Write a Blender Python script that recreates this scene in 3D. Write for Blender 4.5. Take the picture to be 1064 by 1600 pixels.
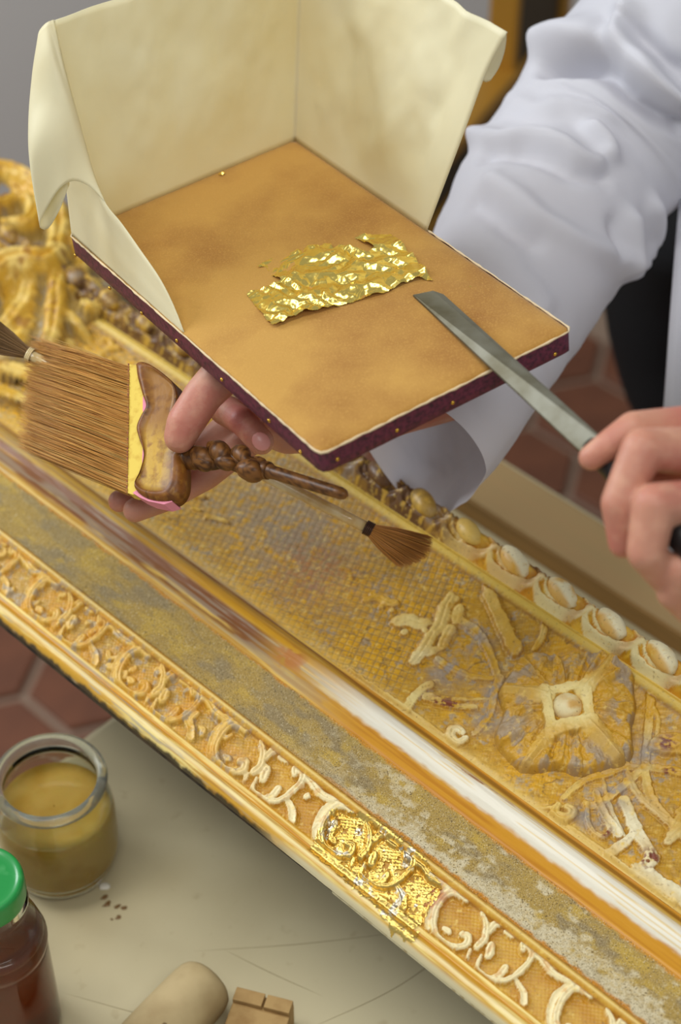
import bpy, bmesh, math
import numpy as np
from mathutils import Vector, Matrix

for _o in list(bpy.data.objects):
    bpy.data.objects.remove(_o)
SC = bpy.context.scene
COL = SC.collection

# ------------------------------------------------------------------ camera, world, lamps, exposure
CAM_H = 1.12                       # metres above the worktable (table top is z = 0)
cam = bpy.data.cameras.new('camera')
cam.sensor_fit = 'VERTICAL'; cam.sensor_height = 36.0
cam.lens = 67.5
cam.clip_start = 0.05
cam.dof.use_dof = True
cam.dof.focus_distance = 1.155
cam.dof.aperture_fstop = 4.9
camo = bpy.data.objects.new('camera', cam); COL.objects.link(camo)
camo.location = (0, 0, CAM_H)
camo.rotation_euler = (math.radians(90 - 44.3), 0, 0)
SC.camera = camo

w = bpy.data.worlds.new('world'); SC.world = w; w.use_nodes = True
w.node_tree.nodes['Background'].inputs[0].default_value = (0.93, 0.97, 1.0, 1)
w.node_tree.nodes['Background'].inputs[1].default_value = 0.36

def area(name, loc, target, size, size_y, power, color=(1, 1, 1)):
    l = bpy.data.lights.new(name, 'AREA'); l.shape = 'RECTANGLE'
    l.size = size; l.size_y = size_y; l.energy = power; l.color = color
    o = bpy.data.objects.new(name, l); COL.objects.link(o)
    o.location = loc
    o.rotation_euler = (Vector(target) - Vector(loc)).to_track_quat('-Z', 'Y').to_euler()
    o['kind'] = 'helper'
    return o
area('ceiling_lamp_light', (-0.55, 0.75, 2.1), (0.05, 0.95, 0.15), 0.45, 1.3, 15, (1.0, 0.985, 0.95))
area('window_light', (-1.9, 1.75, 1.25), (0.1, 1.0, 0.2), 0.8, 1.0, 34, (0.9, 0.95, 1.0))
area('second_ceiling_light', (0.30, -0.45, 2.15), (0.05, 1.05, 0.1), 1.2, 0.4, 13, (1.0, 0.98, 0.94))

SC.view_settings.view_transform = 'Standard'
SC.view_settings.look = 'None'
SC.view_settings.gamma = 1.0
SC.view_settings.use_curve_mapping = False
SC.view_settings.exposure = 0.0

# ------------------------------------------------------------------ helpers
def lin(c):
    c = np.asarray(c, float) / 255.0
    return np.where(c <= 0.04045, c / 12.92, ((c + 0.055) / 1.055) ** 2.4)
def lin4(c): return (*lin(c), 1.0)

def vnoise(x, y, seed=0):
    x = np.asarray(x, float); y = np.asarray(y, float)
    xi = np.floor(x).astype(np.int64); yi = np.floor(y).astype(np.int64)
    fx = x - xi; fy = y - yi
    fx = fx * fx * (3 - 2 * fx); fy = fy * fy * (3 - 2 * fy)
    def h(i, j):
        n = (i * 374761393 + j * 668265263 + seed * 974634777) & 0xffffffff
        n = ((n ^ (n >> 13)) * 1274126177) & 0xffffffff
        return ((n ^ (n >> 16)) & 0xffff) / 65535.0
    a = h(xi, yi); b = h(xi + 1, yi); c = h(xi, yi + 1); d = h(xi + 1, yi + 1)
    return (a + (b - a) * fx) * (1 - fy) + (c + (d - c) * fx) * fy
def fbm(x, y, seed=0, oct=4):
    s = 0; a = 0.5; t = 0
    for k in range(oct):
        s = s + a * vnoise(x * 2 ** k, y * 2 ** k, seed + k * 17); t += a; a *= 0.5
    return s / t
def sstep(a, b, x):
    t = np.clip((x - a) / (b - a), 0, 1); return t * t * (3 - 2 * t)
def mixc(c, col, m):
    m = np.clip(m, 0, 1)[..., None]; return c * (1 - m) + lin(col) * m

def link(name, me, parent=None, loc=None, hide=False):
    o = bpy.data.objects.new(name, me); COL.objects.link(o)
    if parent is not None: o.parent = parent
    if loc is not None: o.location = loc
    return o
WORLD_LOC = {}
def absloc(o):
    return np.array(WORLD_LOC.get(o.name, (0, 0, 0)), float)
def mesh(name, verts, faces, mat, parent=None, smooth=True, cols=None, origin=None):
    """one mesh object; verts are world positions, stored relative to the parent"""
    verts = np.asarray(verts, float)
    if parent is not None: org = absloc(parent)
    elif origin is not None: org = np.array(origin, float)
    else: org = np.zeros(3)
    me = bpy.data.meshes.new(name)
    v = (verts - org)
    if isinstance(faces, np.ndarray) and faces.ndim == 2:
        n, k = faces.shape
        me.vertices.add(len(v)); me.vertices.foreach_set('co', v.astype(np.float32).ravel())
        me.loops.add(n * k); me.loops.foreach_set('vertex_index', faces.astype(np.int32).ravel())
        me.polygons.add(n)
        me.polygons.foreach_set('loop_start', (np.arange(n) * k).astype(np.int32))
        me.update(calc_edges=True)
    else:
        me.from_pydata([tuple(q) for q in v], [], [tuple(int(i) for i in f) for f in faces])
    me.validate()
    if smooth: me.polygons.foreach_set('use_smooth', np.ones(len(me.polygons), bool))
    for m in (mat if isinstance(mat, (list, tuple)) else [mat]):
        if m: me.materials.append(m)
    if cols is not None:
        at = me.color_attributes.new('Col', 'FLOAT_COLOR', 'POINT')
        c = np.ones((len(v), 4), np.float32); c[:, :3] = np.asarray(cols).reshape(-1, 3)
        at.data.foreach_set('color', c.ravel())
    o = link(name, me, parent)
    if parent is None and origin is not None: o.location = origin
    WORLD_LOC[o.name] = tuple(org)
    return o
def empty(name, loc):
    o = bpy.data.objects.new(name, None); COL.objects.link(o); o.location = loc
    o.empty_display_size = 0.02; WORLD_LOC[o.name] = tuple(loc)
    return o
def tag(o, label=None, cat=None, group=None, kind=None):
    if label: o['label'] = label
    if cat: o['category'] = cat
    if group: o['group'] = group
    if kind: o['kind'] = kind
    return o
def grid_faces(nr, nc, mask=None, flip=False, wrap=False):
    r = np.arange(nr - 1)[:, None]; ncc = nc if wrap else nc - 1
    c = np.arange(ncc)[None, :]; c1 = (c + 1) % nc
    a = r * nc + c; b = r * nc + c1; d = (r + 1) * nc + c1; e = (r + 1) * nc + c
    f = np.stack([a + 0 * c, b + 0 * r, d + 0 * r, e + 0 * c], -1)
    if mask is not None: f = f[mask]
    f = f.reshape(-1, 4)
    return f[:, ::-1].copy() if flip else f
def compact(v, f, cols=None):
    used = np.unique(f); idx = -np.ones(len(v), int); idx[used] = np.arange(len(used))
    return v[used], idx[f], (None if cols is None else cols.reshape(-1, 3)[used])
def catmull(pts, n):
    """n samples on a smooth curve through pts (any dimension)"""
    p = np.asarray(pts, float)
    if len(p) == 2:
        t = np.linspace(0, 1, n)[:, None]; return p[0] * (1 - t) + p[1] * t
    q = np.vstack([2 * p[0] - p[1], p, 2 * p[-1] - p[-2]])
    d = np.concatenate([[0], np.cumsum(np.linalg.norm(np.diff(p, axis=0)[:, :3], axis=1))])
    s = np.linspace(0, d[-1], n); i = np.clip(np.searchsorted(d, s, side='right') - 1, 0, len(p) - 2)
    t = ((s - d[i]) / np.maximum(d[i + 1] - d[i], 1e-9))[:, None]
    a, b, c, e = q[i], q[i + 1], q[i + 2], q[i + 3]
    return 0.5 * (2 * b + (c - a) * t + (2 * a - 5 * b + 4 * c - e) * t ** 2 + (3 * b - a - 3 * c + e) * t ** 3)
def frames(path):
    T = np.gradient(path, axis=0); T /= np.linalg.norm(T, axis=1)[:, None]
    n = np.cross(T[0], [0, 0, 1.0])
    if np.linalg.norm(n) < 0.1: n = np.cross(T[0], [1.0, 0, 0])
    N = [n / np.linalg.norm(n)]
    for k in range(1, len(path)):
        m = N[-1] - T[k] * np.dot(N[-1], T[k]); N.append(m / np.linalg.norm(m))
    N = np.array(N); return T, N, np.cross(T, N)
def tube(path, radii, seg=12, cap=True):
    path = np.asarray(path, float); n = len(path)
    r = np.broadcast_to(np.asarray(radii, float), (n,))
    T, N, B = frames(path); a = np.linspace(0, 2 * np.pi, seg, endpoint=False)
    v = (path[:, None] + r[:, None, None] * (np.cos(a)[None, :, None] * N[:, None] + np.sin(a)[None, :, None] * B[:, None])).reshape(-1, 3)
    f = [tuple(x) for x in grid_faces(n, seg, wrap=True)]
    if cap: f += [tuple(range(seg))[::-1], tuple((n - 1) * seg + i for i in range(seg))]
    return v, f
def lathe(profile, centre, seg=40):
    """profile: (radius, z) pairs from bottom to top"""
    p = np.asarray(profile, float); a = np.linspace(0, 2 * np.pi, seg, endpoint=False)
    v = np.stack([p[:, 0][:, None] * np.cos(a), p[:, 0][:, None] * np.sin(a), p[:, 1][:, None] + 0 * a], -1).reshape(-1, 3) + np.array(centre)
    return v, [tuple(x) for x in grid_faces(len(p), seg, wrap=True)]
def smoothprof(p, n=4):
    return catmull(p, len(p) * n)
def join(parts):
    V = []; F = []; k = 0
    for v, f in parts:
        V.append(np.asarray(v)); F += [tuple(int(i) + k for i in q) for q in f]; k += len(v)
    return np.vstack(V), F
def boxm(c, ax, ay, az, half, bev=0.0):
    """box mesh with rounded edges: centre, three axes, half sizes"""
    bm = bmesh.new(); bmesh.ops.create_cube(bm, size=2)
    for v in bm.verts: v.co = Vector((v.co.x * half[0], v.co.y * half[1], v.co.z * half[2]))
    if bev: bmesh.ops.bevel(bm, geom=bm.edges[:], offset=bev, segments=2, affect='EDGES', profile=0.6)
    M = np.array([ax, ay, az], float); c = np.array(c, float)
    v = np.array([tuple(q.co) for q in bm.verts]) @ M + c
    bm.verts.index_update(); f = [tuple(x.index for x in q.verts) for q in bm.faces]; bm.free()
    return v, f
def modify(o, **kw):
    for k, d in kw.items():
        m = o.modifiers.new(k.lower(), k)
        for a, b in d.items(): setattr(m, a, b)
    return o
def baked(o):
    """apply the modifiers of o in place"""
    dg = bpy.context.evaluated_depsgraph_get(); dg.update()
    me = bpy.data.meshes.new_from_object(o.evaluated_get(dg))
    old = o.data; o.modifiers.clear(); o.data = me; bpy.data.meshes.remove(old)
    return o

# ------------------------------------------------------------------ materials
def mat(name, color=(200, 200, 200), rough=0.6, metal=0.0, attr=False, noise=None, noise2=None, bump=None, spec=0.5,
        sss=0.0, coat=0.0, trans=0.0, ior=1.45, alpha=1.0, aniso=None, transl=0.0, sheen=0.0):
    """Principled material. noise=(scale, detail, colour, low, high[, stretch]) mixes a second colour in;
    bump=(scale, strength, distance[, stretch])."""
    m = bpy.data.materials.new(name); m.use_nodes = True
    nt = m.node_tree; N = nt.nodes; L = nt.links; b = N['Principled BSDF']
    b.inputs['Roughness'].default_value = rough; b.inputs['Metallic'].default_value = metal
    b.inputs['Specular IOR Level'].default_value = spec; b.inputs['IOR'].default_value = ior
    b.inputs['Transmission Weight'].default_value = trans; b.inputs['Coat Weight'].default_value = coat
    b.inputs['Coat Roughness'].default_value = 0.15
    b.inputs['Sheen Weight'].default_value = sheen
    if sss:
        b.inputs['Subsurface Weight'].default_value = sss
        b.inputs['Subsurface Radius'].default_value = (1.0, 0.35, 0.2); b.inputs['Subsurface Scale'].default_value = 0.004
    tc = N.new('ShaderNodeTexCoord')
    def coords(st):
        if st is None: return tc.outputs['Object']
        mp = N.new('ShaderNodeMapping'); L.new(tc.outputs['Object'], mp.inputs[0])
        if len(st) == 3: mp.inputs['Scale'].default_value = st
        else:
            mp.inputs['Scale'].default_value = st[:3]; mp.inputs['Rotation'].default_value = (0, 0, st[3]); mp.vector_type = 'TEXTURE'
            mp.inputs['Scale'].default_value = tuple(1.0 / q for q in st[:3])
        return mp.outputs[0]
    if attr:
        a = N.new('ShaderNodeVertexColor'); a.layer_name = 'Col'; out = a.outputs['Color']
    else:
        r = N.new('ShaderNodeRGB'); r.outputs[0].default_value = lin4(color); out = r.outputs[0]
    for nz in (noise, noise2):
        if not nz: continue
        t = N.new('ShaderNodeTexNoise'); t.inputs['Scale'].default_value = nz[0]; t.inputs['Detail'].default_value = nz[1]
        L.new(coords(nz[5] if len(nz) > 5 else None), t.inputs['Vector'])
        mr = N.new('ShaderNodeMapRange'); mr.inputs[1].default_value = nz[3]; mr.inputs[2].default_value = nz[4]
        L.new(t.outputs[0], mr.inputs[0])
        mx = N.new('ShaderNodeMix'); mx.data_type = 'RGBA'
        L.new(mr.outputs[0], mx.inputs[0]); L.new(out, mx.inputs[6])
        mx.inputs[7].default_value = lin4(nz[2]); out = mx.outputs[2]
    L.new(out, b.inputs['Base Color'])
    if bump:
        t = N.new('ShaderNodeTexNoise'); t.inputs['Scale'].default_value = bump[0]; t.inputs['Detail'].default_value = 5
        L.new(coords(bump[3] if len(bump) > 3 else None), t.inputs['Vector'])
        bp = N.new('ShaderNodeBump'); bp.inputs['Strength'].default_value = bump[1]; bp.inputs['Distance'].default_value = bump[2]
        L.new(t.outputs[0], bp.inputs['Height']); L.new(bp.outputs[0], b.inputs['Normal'])
    if transl:
        tr = N.new('ShaderNodeBsdfTranslucent'); L.new(out, tr.inputs[0])
        ms = N.new('ShaderNodeMixShader'); ms.inputs[0].default_value = transl
        o = N['Material Output']; L.new(b.outputs[0], ms.inputs[1]); L.new(tr.outputs[0], ms.inputs[2]); L.new(ms.outputs[0], o.inputs[0])
    return m
FR = -0.7646                                    # direction of the frame's long side, radians about z
M = {}
M['frame'] = mat('gessoed_ochre_wood', attr=True, rough=0.42, bump=(300, 0.35, 0.0010), noise=(420, 6, (126, 88, 34), 0.60, 0.85), noise2=(260, 8, (232, 200, 108), 0.58, 0.8))
M['frame_streak'] = mat('brushed_ochre_bole', attr=True, rough=0.36, bump=(420, 0.25, 0.0008, (0.06, 1, 1, FR)))
M['sand'] = mat('sanded_gilding', attr=True, rough=0.8, noise=(1300, 2, (225, 212, 175), 0.58, 0.75), noise2=(1000, 2, (100, 82, 45), 0.56, 0.72), bump=(1100, 0.9, 0.0011))
M['gold'] = mat('gold_leaf', (252, 222, 118), rough=0.22, metal=1.0, bump=(300, 0.12, 0.0005))
M['gold_patch'] = mat('laid_gold_leaf', attr=True, rough=0.36, metal=1.0, bump=(900, 0.35, 0.0006))
M['dark_wood'] = mat('dark_raw_wood', (84, 68, 46), rough=0.8, noise=(60, 4, (40, 32, 22), 0.4, 0.6))
M['leather'] = mat('tan_suede_leather', (188, 142, 64), rough=0.85, noise=(15, 7, (146, 94, 30), 0.44, 0.78), noise2=(900, 2, (200, 154, 74), 0.5, 0.95), bump=(1300, 0.4, 0.0006), sheen=0.15)
M['maroon'] = mat('maroon_leather_band', (100, 36, 60), rough=0.5, noise=(400, 3, (50, 18, 38), 0.4, 0.7), bump=(900, 0.4, 0.0005))
M['cord'] = mat('raw_cream_edge', (222, 200, 160), rough=0.9, bump=(1500, 0.6, 0.0005))
M['brass'] = mat('brass', (214, 170, 70), rough=0.25, metal=1.0)
M['parchment'] = mat('parchment', (246, 240, 208), rough=0.5, transl=0.36, noise=(9, 5, (238, 226, 180), 0.45, 0.75), noise2=(170, 2, (190, 140, 70), 0.83, 0.86), bump=(60, 0.12, 0.002))
M['steel'] = mat('worn_steel', (124, 122, 108), rough=0.55, metal=0.6, noise=(40, 4, (92, 86, 64), 0.4, 0.7), bump=(300, 0.1, 0.0004))
M['black'] = mat('black_handle', (22, 20, 20), rough=0.4)
M['hair'] = mat('ox_hair', (164, 108, 48), attr=True, rough=0.45)
M['card'] = mat('yellow_card', (224, 196, 82), rough=0.7, noise=(200, 3, (200, 160, 50), 0.5, 0.75))
M['pink'] = mat('pink_lining', (226, 140, 160), rough=0.7)
M['brush_wood'] = mat('varnished_brush_wood', attr=True, rough=0.42, coat=0.05, spec=0.25, bump=(240, 0.3, 0.0006, (1, 0.15, 1)))
M['brush_head'] = mat('varnished_brush_head', attr=True, rough=0.42, coat=0.05, spec=0.25, bump=(240, 0.3, 0.0006, (1, 0.3, 1)), noise=(110, 6, (110, 66, 24), 0.5, 0.72), noise2=(240, 5, (150, 104, 40), 0.5, 0.75))
M['quill'] = mat('pale_quill_handle', (226, 206, 156), rough=0.25, coat=0.5, noise=(60, 3, (196, 160, 96), 0.45, 0.7))
M['wire'] = mat('dark_binding_wire', (80, 58, 44), rough=0.35, metal=0.6)
M['skin'] = mat('skin', (190, 134, 110), rough=0.5, sss=0.2, noise=(24, 4, (178, 98, 86), 0.46, 0.76), noise2=(90, 4, (212, 162, 134), 0.5, 0.9), bump=(520, 0.25, 0.0007))
M['nail'] = mat('fingernail', (232, 160, 150), rough=0.25)
M['cotton'] = mat('white_cotton', (222, 222, 229), rough=0.85, transl=0.3, bump=(1500, 0.12, 0.0003), sheen=0.1)
M['trousers'] = mat('black_cloth', (16, 15, 17), rough=0.9)
M['table'] = mat('beige_worktop', (208, 196, 158), rough=0.5, noise=(6, 4, (194, 180, 140), 0.45, 0.7), noise2=(70, 5, (186, 170, 130), 0.64, 0.82), bump=(30, 0.06, 0.002))
M['oak'] = mat('oak_batten', (164, 124, 68), rough=0.6, noise=(70, 4, (136, 104, 58), 0.4, 0.65, (0.05, 1, 1, FR)))
M['oak_top'] = mat('pale_planed_wood', (182, 150, 102), rough=0.6, noise=(60, 4, (178, 150, 102), 0.4, 0.7, (0.08, 1, 1, FR)))
M['tile'] = mat('terracotta', (122, 74, 50), rough=0.6, noise=(14, 4, (106, 64, 44), 0.4, 0.7))
M['grout'] = mat('grout', (160, 136, 116), rough=0.9)
M['wall'] = mat('grey_wall', (196, 193, 188), rough=0.9)
M['glass'] = mat('clear_glass', (240, 246, 240), rough=0.02, trans=1.0, ior=1.33)
M['glue'] = mat('amber_glue', (204, 168, 82), rough=0.15, trans=0.2, ior=1.35, sss=0.3, noise=(30, 4, (180, 138, 48), 0.45, 0.7))
M['liquor'] = mat('red_brown_liquid', (140, 50, 16), rough=0.05, trans=0.55, ior=1.36)
M['green'] = mat('green_lid_paint', (26, 140, 62), rough=0.32, coat=0.3, noise=(90, 4, (70, 160, 90), 0.55, 0.8))
M['lime_wood'] = mat('pale_turned_wood', (192, 170, 124), rough=0.65, noise=(26, 4, (164, 140, 96), 0.42, 0.7, (1, 1, 1)), noise2=(130, 2, (120, 96, 60), 0.72, 0.8), bump=(120, 0.2, 0.0008))
M['pine'] = mat('tan_offcut', (180, 146, 92), rough=0.75, noise=(60, 4, (152, 116, 66), 0.4, 0.7), bump=(160, 0.4, 0.001))
M['crumb'] = mat('brown_glue_crumb', (122, 88, 44), rough=0.5)
M['drop'] = mat('white_plaster_drop', (238, 232, 214), rough=0.5)
M['dark_board'] = mat('dark_brown_board', (66, 52, 30), rough=0.7)
M['old_gilt'] = mat('old_gilding', (176, 130, 48), rough=0.4, metal=0.35)
M['shirt'] = M['trousers']

# ------------------------------------------------------------------ the picture frame's own axes
O = np.array([0, 0.75288, 0.16]); FU = np.array([0.72164812, -0.69226006, 0]); FV = np.array([0.69226006, 0.72164812, 0])
def fw(u, v, z):
    """frame millimetres (along, across, up) to world metres"""
    u = np.asarray(u, float)[..., None]; v = np.asarray(v, float)[..., None]; z = np.asarray(z, float)[..., None]
    return O + (u * FU + v * FV + z * np.array([0, 0, 1.0])) * 0.001

# ------------------------------------------------------------------ room shell
FLOOR = -0.86
v, f = boxm((0.3, 1.3, FLOOR - 0.012), (1, 0, 0), (0, 1, 0), (0, 0, 1), (2.3, 1.6, 0.01))
floor = tag(mesh('floor', v, f, M['grout'], smooth=False), kind='structure')
v, f = boxm((0.3, 2.62, 0.5), (1, 0, 0), (0, 1, 0), (0, 0, 1), (2.3, 0.05, 1.37))
tag(mesh('wall_back', v, f, M['wall'], smooth=False), kind='structure')
v, f = boxm((0.3, 2.55, FLOOR + 0.05), (1, 0, 0), (0, 1, 0), (0, 0, 1), (2.3, 0.015, 0.05), 0.004)
tag(mesh('baseboard_back', v, f, M['wall'], smooth=False), kind='structure')
def hexmesh():
    s = 0.0860; a = np.radians(np.arange(6) * 60 + 16)
    ring = lambda r, z: np.stack([r * np.cos(a), r * np.sin(a), 0 * a + z], -1)
    V = np.vstack([ring(s, -0.008), ring(s, 0.004), ring(s - 0.004, 0.007)])
    F = [tuple(q) for q in grid_faces(3, 6, wrap=True)] + [tuple(range(12, 18))]
    me = bpy.data.meshes.new('tile'); me.from_pydata([tuple(q) for q in V], [], F); me.materials.append(M['tile'])
    return me
hm = hexmesh(); st = 0.0935
rot = lambda p: (p[0] * math.cos(math.radians(16)) - p[1] * math.sin(math.radians(16)), p[0] * math.sin(math.radians(16)) + p[1] * math.cos(math.radians(16)))
for i in range(-12, 16):
    for j in range(-16, 16):
        x, y = rot((i * st * 1.5, (j + 0.5 * (i % 2)) * st * math.sqrt(3)))
        x += -0.3366; y += 1.6974
        if -1.25 < x < 1.45 and 0.75 < y < 2.5:
            if len(floor.children) >= 290: continue
            o = link('tile', hm, floor, (x, y, FLOOR + 0.0005))

# ------------------------------------------------------------------ worktable
def fbox(u0, u1, v0, v1, z0, z1, bev=0.0):
    c = fw((u0 + u1) / 2, (v0 + v1) / 2, 0); c = np.array([c[0], c[1], (z0 + z1) / 2])
    return boxm(c, FU, FV, (0, 0, 1), ((u1 - u0) / 2000, (v1 - v0) / 2000, (z1 - z0) / 2), bev)
tb = empty('worktable', tuple(fw(300, 0, -160) + np.array([0, 0, FLOOR])))
tag(tb, 'beige topped worktable with scratches under the gilded frame', 'table')
mesh('table_top', *fbox(-246, 900, -700, 430, -0.03, 0.0, 0.006), M['table'], tb, smooth=False)
for uu, vv in ((-200, -650), (850, -650), (-200, 380), (850, 380)):
    mesh('leg', *fbox(uu - 25, uu + 25, vv - 25, vv + 25, FLOOR, -0.03, 0.003), M['dark_wood'], tb, smooth=False)
# scratches: fine incised lines across the top
def scratch(pts):
    p = catmull([np.array(q) + np.array([0, 0, 0.0001]) for q in pts], 24)
    return tube(p, np.sin(np.linspace(0.05, 3.09, 24)) * 0.00028, 4)
rs = np.random.RandomState(4); parts = []
for k in range(16):
    a = fw(rs.uniform(-120, 260), rs.uniform(-330, -70), -160); ang = rs.uniform(-0.5, 0.9); l = rs.uniform(0.05, 0.16)
    d = np.array([math.cos(ang), math.sin(ang), 0]) * l; q = np.array([-d[1], d[0], 0]) * rs.uniform(-0.08, 0.08)
    parts.append(scratch([a, a + d * 0.5 + q, a + d]))
sm = mat('scratch_line', (176, 162, 126), rough=0.8)
tag(mesh('scratches', *join(parts), sm, tb), kind='stuff')

bt = empty('wooden_batten', tuple(fw(150, 381, -160)))
tag(bt, 'long oak batten lying on the table behind the frame', 'batten')
v, f = fbox(-210, 760, 354, 408, 0.0005, 0.0205, 0.0015)
mesh('batten_face', *fbox(-210, 760, 352.6, 356, 0.0005, 0.0205, 0.001), M['oak'], bt, smooth=False)
mesh('batten_body', *fbox(-210, 760, 356, 408, 0.0005, 0.0203, 0.0015), M['oak_top'], bt, smooth=False)
for uu in (-60, 330):
    b_ = mesh('support_block', *fbox(uu, uu + 60, 100, 160, 0.0, 0.1595, 0.002), M['oak'], None, smooth=False)
    tag(b_, 'wooden block propping up the frame %s' % ('under its middle' if uu < 0 else 'towards its right end'), 'block')

# ------------------------------------------------------------------ carved frame
NEARV = (-70, 177)
PV = [(-70, 0), (-69.4, 4.5), (-67, 7.8), (-64, 8.6), (-61.4, 7.2), (-60, 6.0), (-58.6, 7.2), (-57.2, 8.2), (-55.5, 8.0), (-48, 10.5), (-38, 13.6), (-28.6, 15.6),
      (-27.4, 17.6), (-25.5, 19.6), (-23.6, 19.2), (-22.2, 17.2), (-20, 16.6), (-8, 15.6), (6, 16.2), (14, 18), (16, 18.4), (20, 22.6), (25, 27.6), (30, 30.2),
      (34, 29.8), (38, 27.2), (42, 23.4), (44.5, 21.6), (47, 22), (50, 23), (80, 26.5), (115, 33), (140, 40), (150, 43.6), (152, 46), (155, 48), (157.5, 46.4),
      (160, 53), (164, 61), (168, 64.5), (172, 63), (175, 57), (176.6, 48), (177, 40)]
_pv = np.array(PV); _tv = np.arange(-70, 177.01, 0.25); _th = np.interp(_tv, _pv[:, 0], _pv[:, 1])
_k = np.exp(-0.5 * (np.arange(-8, 9) * 0.25 / 0.55) ** 2); _k /= _k.sum()
_ts = np.convolve(np.pad(_th, 8, mode='edge'), _k, 'valid'); _ts[0] = 0
def prof(v): return np.interp(v, _tv, _ts)

def stroke_field(U, V, strokes):
    """relief (mm) and 0..1 mask of a list of carved strokes: (points, r_start, r_end, height, kind)"""
    H = np.zeros(U.shape); Mk = np.zeros(U.shape); Cr = np.zeros(U.shape)
    for st_ in strokes:
        pts, r0, r1, h = st_[:4]; kind = st_[4] if len(st_) > 4 else 'round'
        p = np.asarray(pts, float)
        if len(p) == 1: p = np.vstack([p, p + 1e-3])
        else: p = catmull(p, max(len(p) * 4, 8))
        rr = np.linspace(r0, r1, len(p))
        if kind == 'round' and len(p) > 4: rr = rr * (0.72 + 0.42 * np.sqrt(np.sin(np.pi * np.linspace(0.04, 0.96, len(p)))))
        R = rr.max() * 1.4 + 0.1
        sel = (U > p[:, 0].min() - R) & (U < p[:, 0].max() + R) & (V > p[:, 1].min() - R) & (V < p[:, 1].max() + R)
        if not sel.any(): continue
        u = U[sel]; v = V[sel]; best = np.full(u.shape, 9.0)
        for k in range(len(p) - 1):
            d = p[k + 1] - p[k]; L2 = d @ d + 1e-12
            t = np.clip(((u - p[k, 0]) * d[0] + (v - p[k, 1]) * d[1]) / L2, 0, 1)
            q = np.hypot(u - p[k, 0] - t * d[0], v - p[k, 1] - t * d[1]) / (rr[k] + t * (rr[k + 1] - rr[k]))
            best = np.minimum(best, q)
        best = best * (1 + 0.34 * (vnoise(u / 3.1 + 11, v / 3.1 + 5, 71) - 0.5) + 0.2 * (vnoise(u / 1.3 + 3, v / 1.3 + 8, 72) - 0.5))
        if kind == 'round': s = np.sqrt(np.clip(1 - best ** 2, 0, 1)) * h * (1 - 0.3 * np.exp(-(best / 0.16) ** 2))
        elif kind == 'flat': s = sstep(1.0, 0.72, best) * h
        elif kind == 'cup': s = sstep(1.0, 0.75, best) * h * (0.45 + 0.55 * np.clip(best, 0, 1) ** 2)
        elif kind == 'ridge': s = np.clip(1 - best, 0, 1) ** 0.8 * h
        elif kind == 'cut': s = -np.clip(1 - best ** 2, 0, 1) * h
        if kind == 'cut':
            H[sel] = H[sel] + s
        else:
            H[sel] = np.maximum(H[sel], s); Mk[sel] = np.maximum(Mk[sel], sstep(1.0, 0.6, best))
            Cr[sel] = np.maximum(Cr[sel], np.exp(-((best - 1.1) / 0.16) ** 2) * min(h, 3.0) * 0.22)
    H = H - Cr * (1 - Mk)
    return H, Mk
def spiral(c, r, turns, a0, n=14, sgn=1):
    t = np.linspace(0, 1, n); a = a0 + sgn * t * turns * 2 * np.pi
    rr = r * (1 - 0.85 * t); return [(c[0] + rr[i] * math.cos(a[i]), c[1] + rr[i] * math.sin(a[i])) for i in range(n)]

frame = empty('carved_picture_frame', tuple(fw(0, 50, 0)))
tag(frame, 'large carved picture frame in worn ochre and white gesso lying across the table', 'picture frame')
def strip(name, us, vs, hf, cf, m, mask=None):
    Ug, Vg = np.meshgrid(us, vs)
    H, aux = hf(Ug, Vg); C = cf(Ug, Vg, H, aux)
    P = fw(Ug, Vg, H).reshape(-1, 3); mk = None
    if mask is not None:
        q = mask(Ug, Vg, H, aux); mk = q[:-1, :-1] & q[1:, :-1] & q[:-1, 1:] & q[1:, 1:]
    F = grid_faces(len(vs), len(us), mk)
    if mk is not None: P, F, C = compact(P, F, C.reshape(-1, 3))
    return mesh(name, P, F, m, frame, cols=C)
U_END = 620.0
def ugrid(step, coarse):
    return np.concatenate([np.arange(-640, -300, coarse), np.arange(-300, 300, step), np.arange(300, U_END + 0.01, 2.5)])

# --- sight moulding (plain rounded lip at the picture opening)
def h_plain(U, V): return prof(V) + (fbm(U / 9, V / 2, 5) - 0.5) * 0.5, None
def c_lip(U, V, H, a):
    c = np.zeros(U.shape + (3,)) + lin((206, 156, 50))
    s = fbm(U / 38, V / 1.3, 11); c = mixc(c, (236, 212, 130), sstep(0.45, 0.7, s))
    s = fbm(U / 30, V / 0.9, 31); c = mixc(c, (178, 124, 40), sstep(0.55, 0.72, s) * 0.8)
    s = fbm(U / 26, V / 1.0, 47); right = sstep(-120, 60, U)
    c = mixc(c, (170, 160, 140), sstep(0.58, 0.7, s) * (0.8 * (1 - right)))
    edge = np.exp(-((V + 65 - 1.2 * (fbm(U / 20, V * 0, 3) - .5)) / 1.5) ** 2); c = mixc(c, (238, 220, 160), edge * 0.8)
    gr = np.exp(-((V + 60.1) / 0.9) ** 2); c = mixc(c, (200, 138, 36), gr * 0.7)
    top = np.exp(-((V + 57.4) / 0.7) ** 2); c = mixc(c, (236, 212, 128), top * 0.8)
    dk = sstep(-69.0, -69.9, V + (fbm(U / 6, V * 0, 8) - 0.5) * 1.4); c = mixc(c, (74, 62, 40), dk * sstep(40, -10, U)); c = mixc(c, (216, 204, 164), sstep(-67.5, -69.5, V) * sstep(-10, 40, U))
    return c
strip('sight_moulding', ugrid(1.0, 2.0), np.concatenate([np.arange(-70, -69, 0.25), np.arange(-69, -56.4, 0.45), [-56.4]]), h_plain, c_lip, M['frame_streak'])
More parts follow.
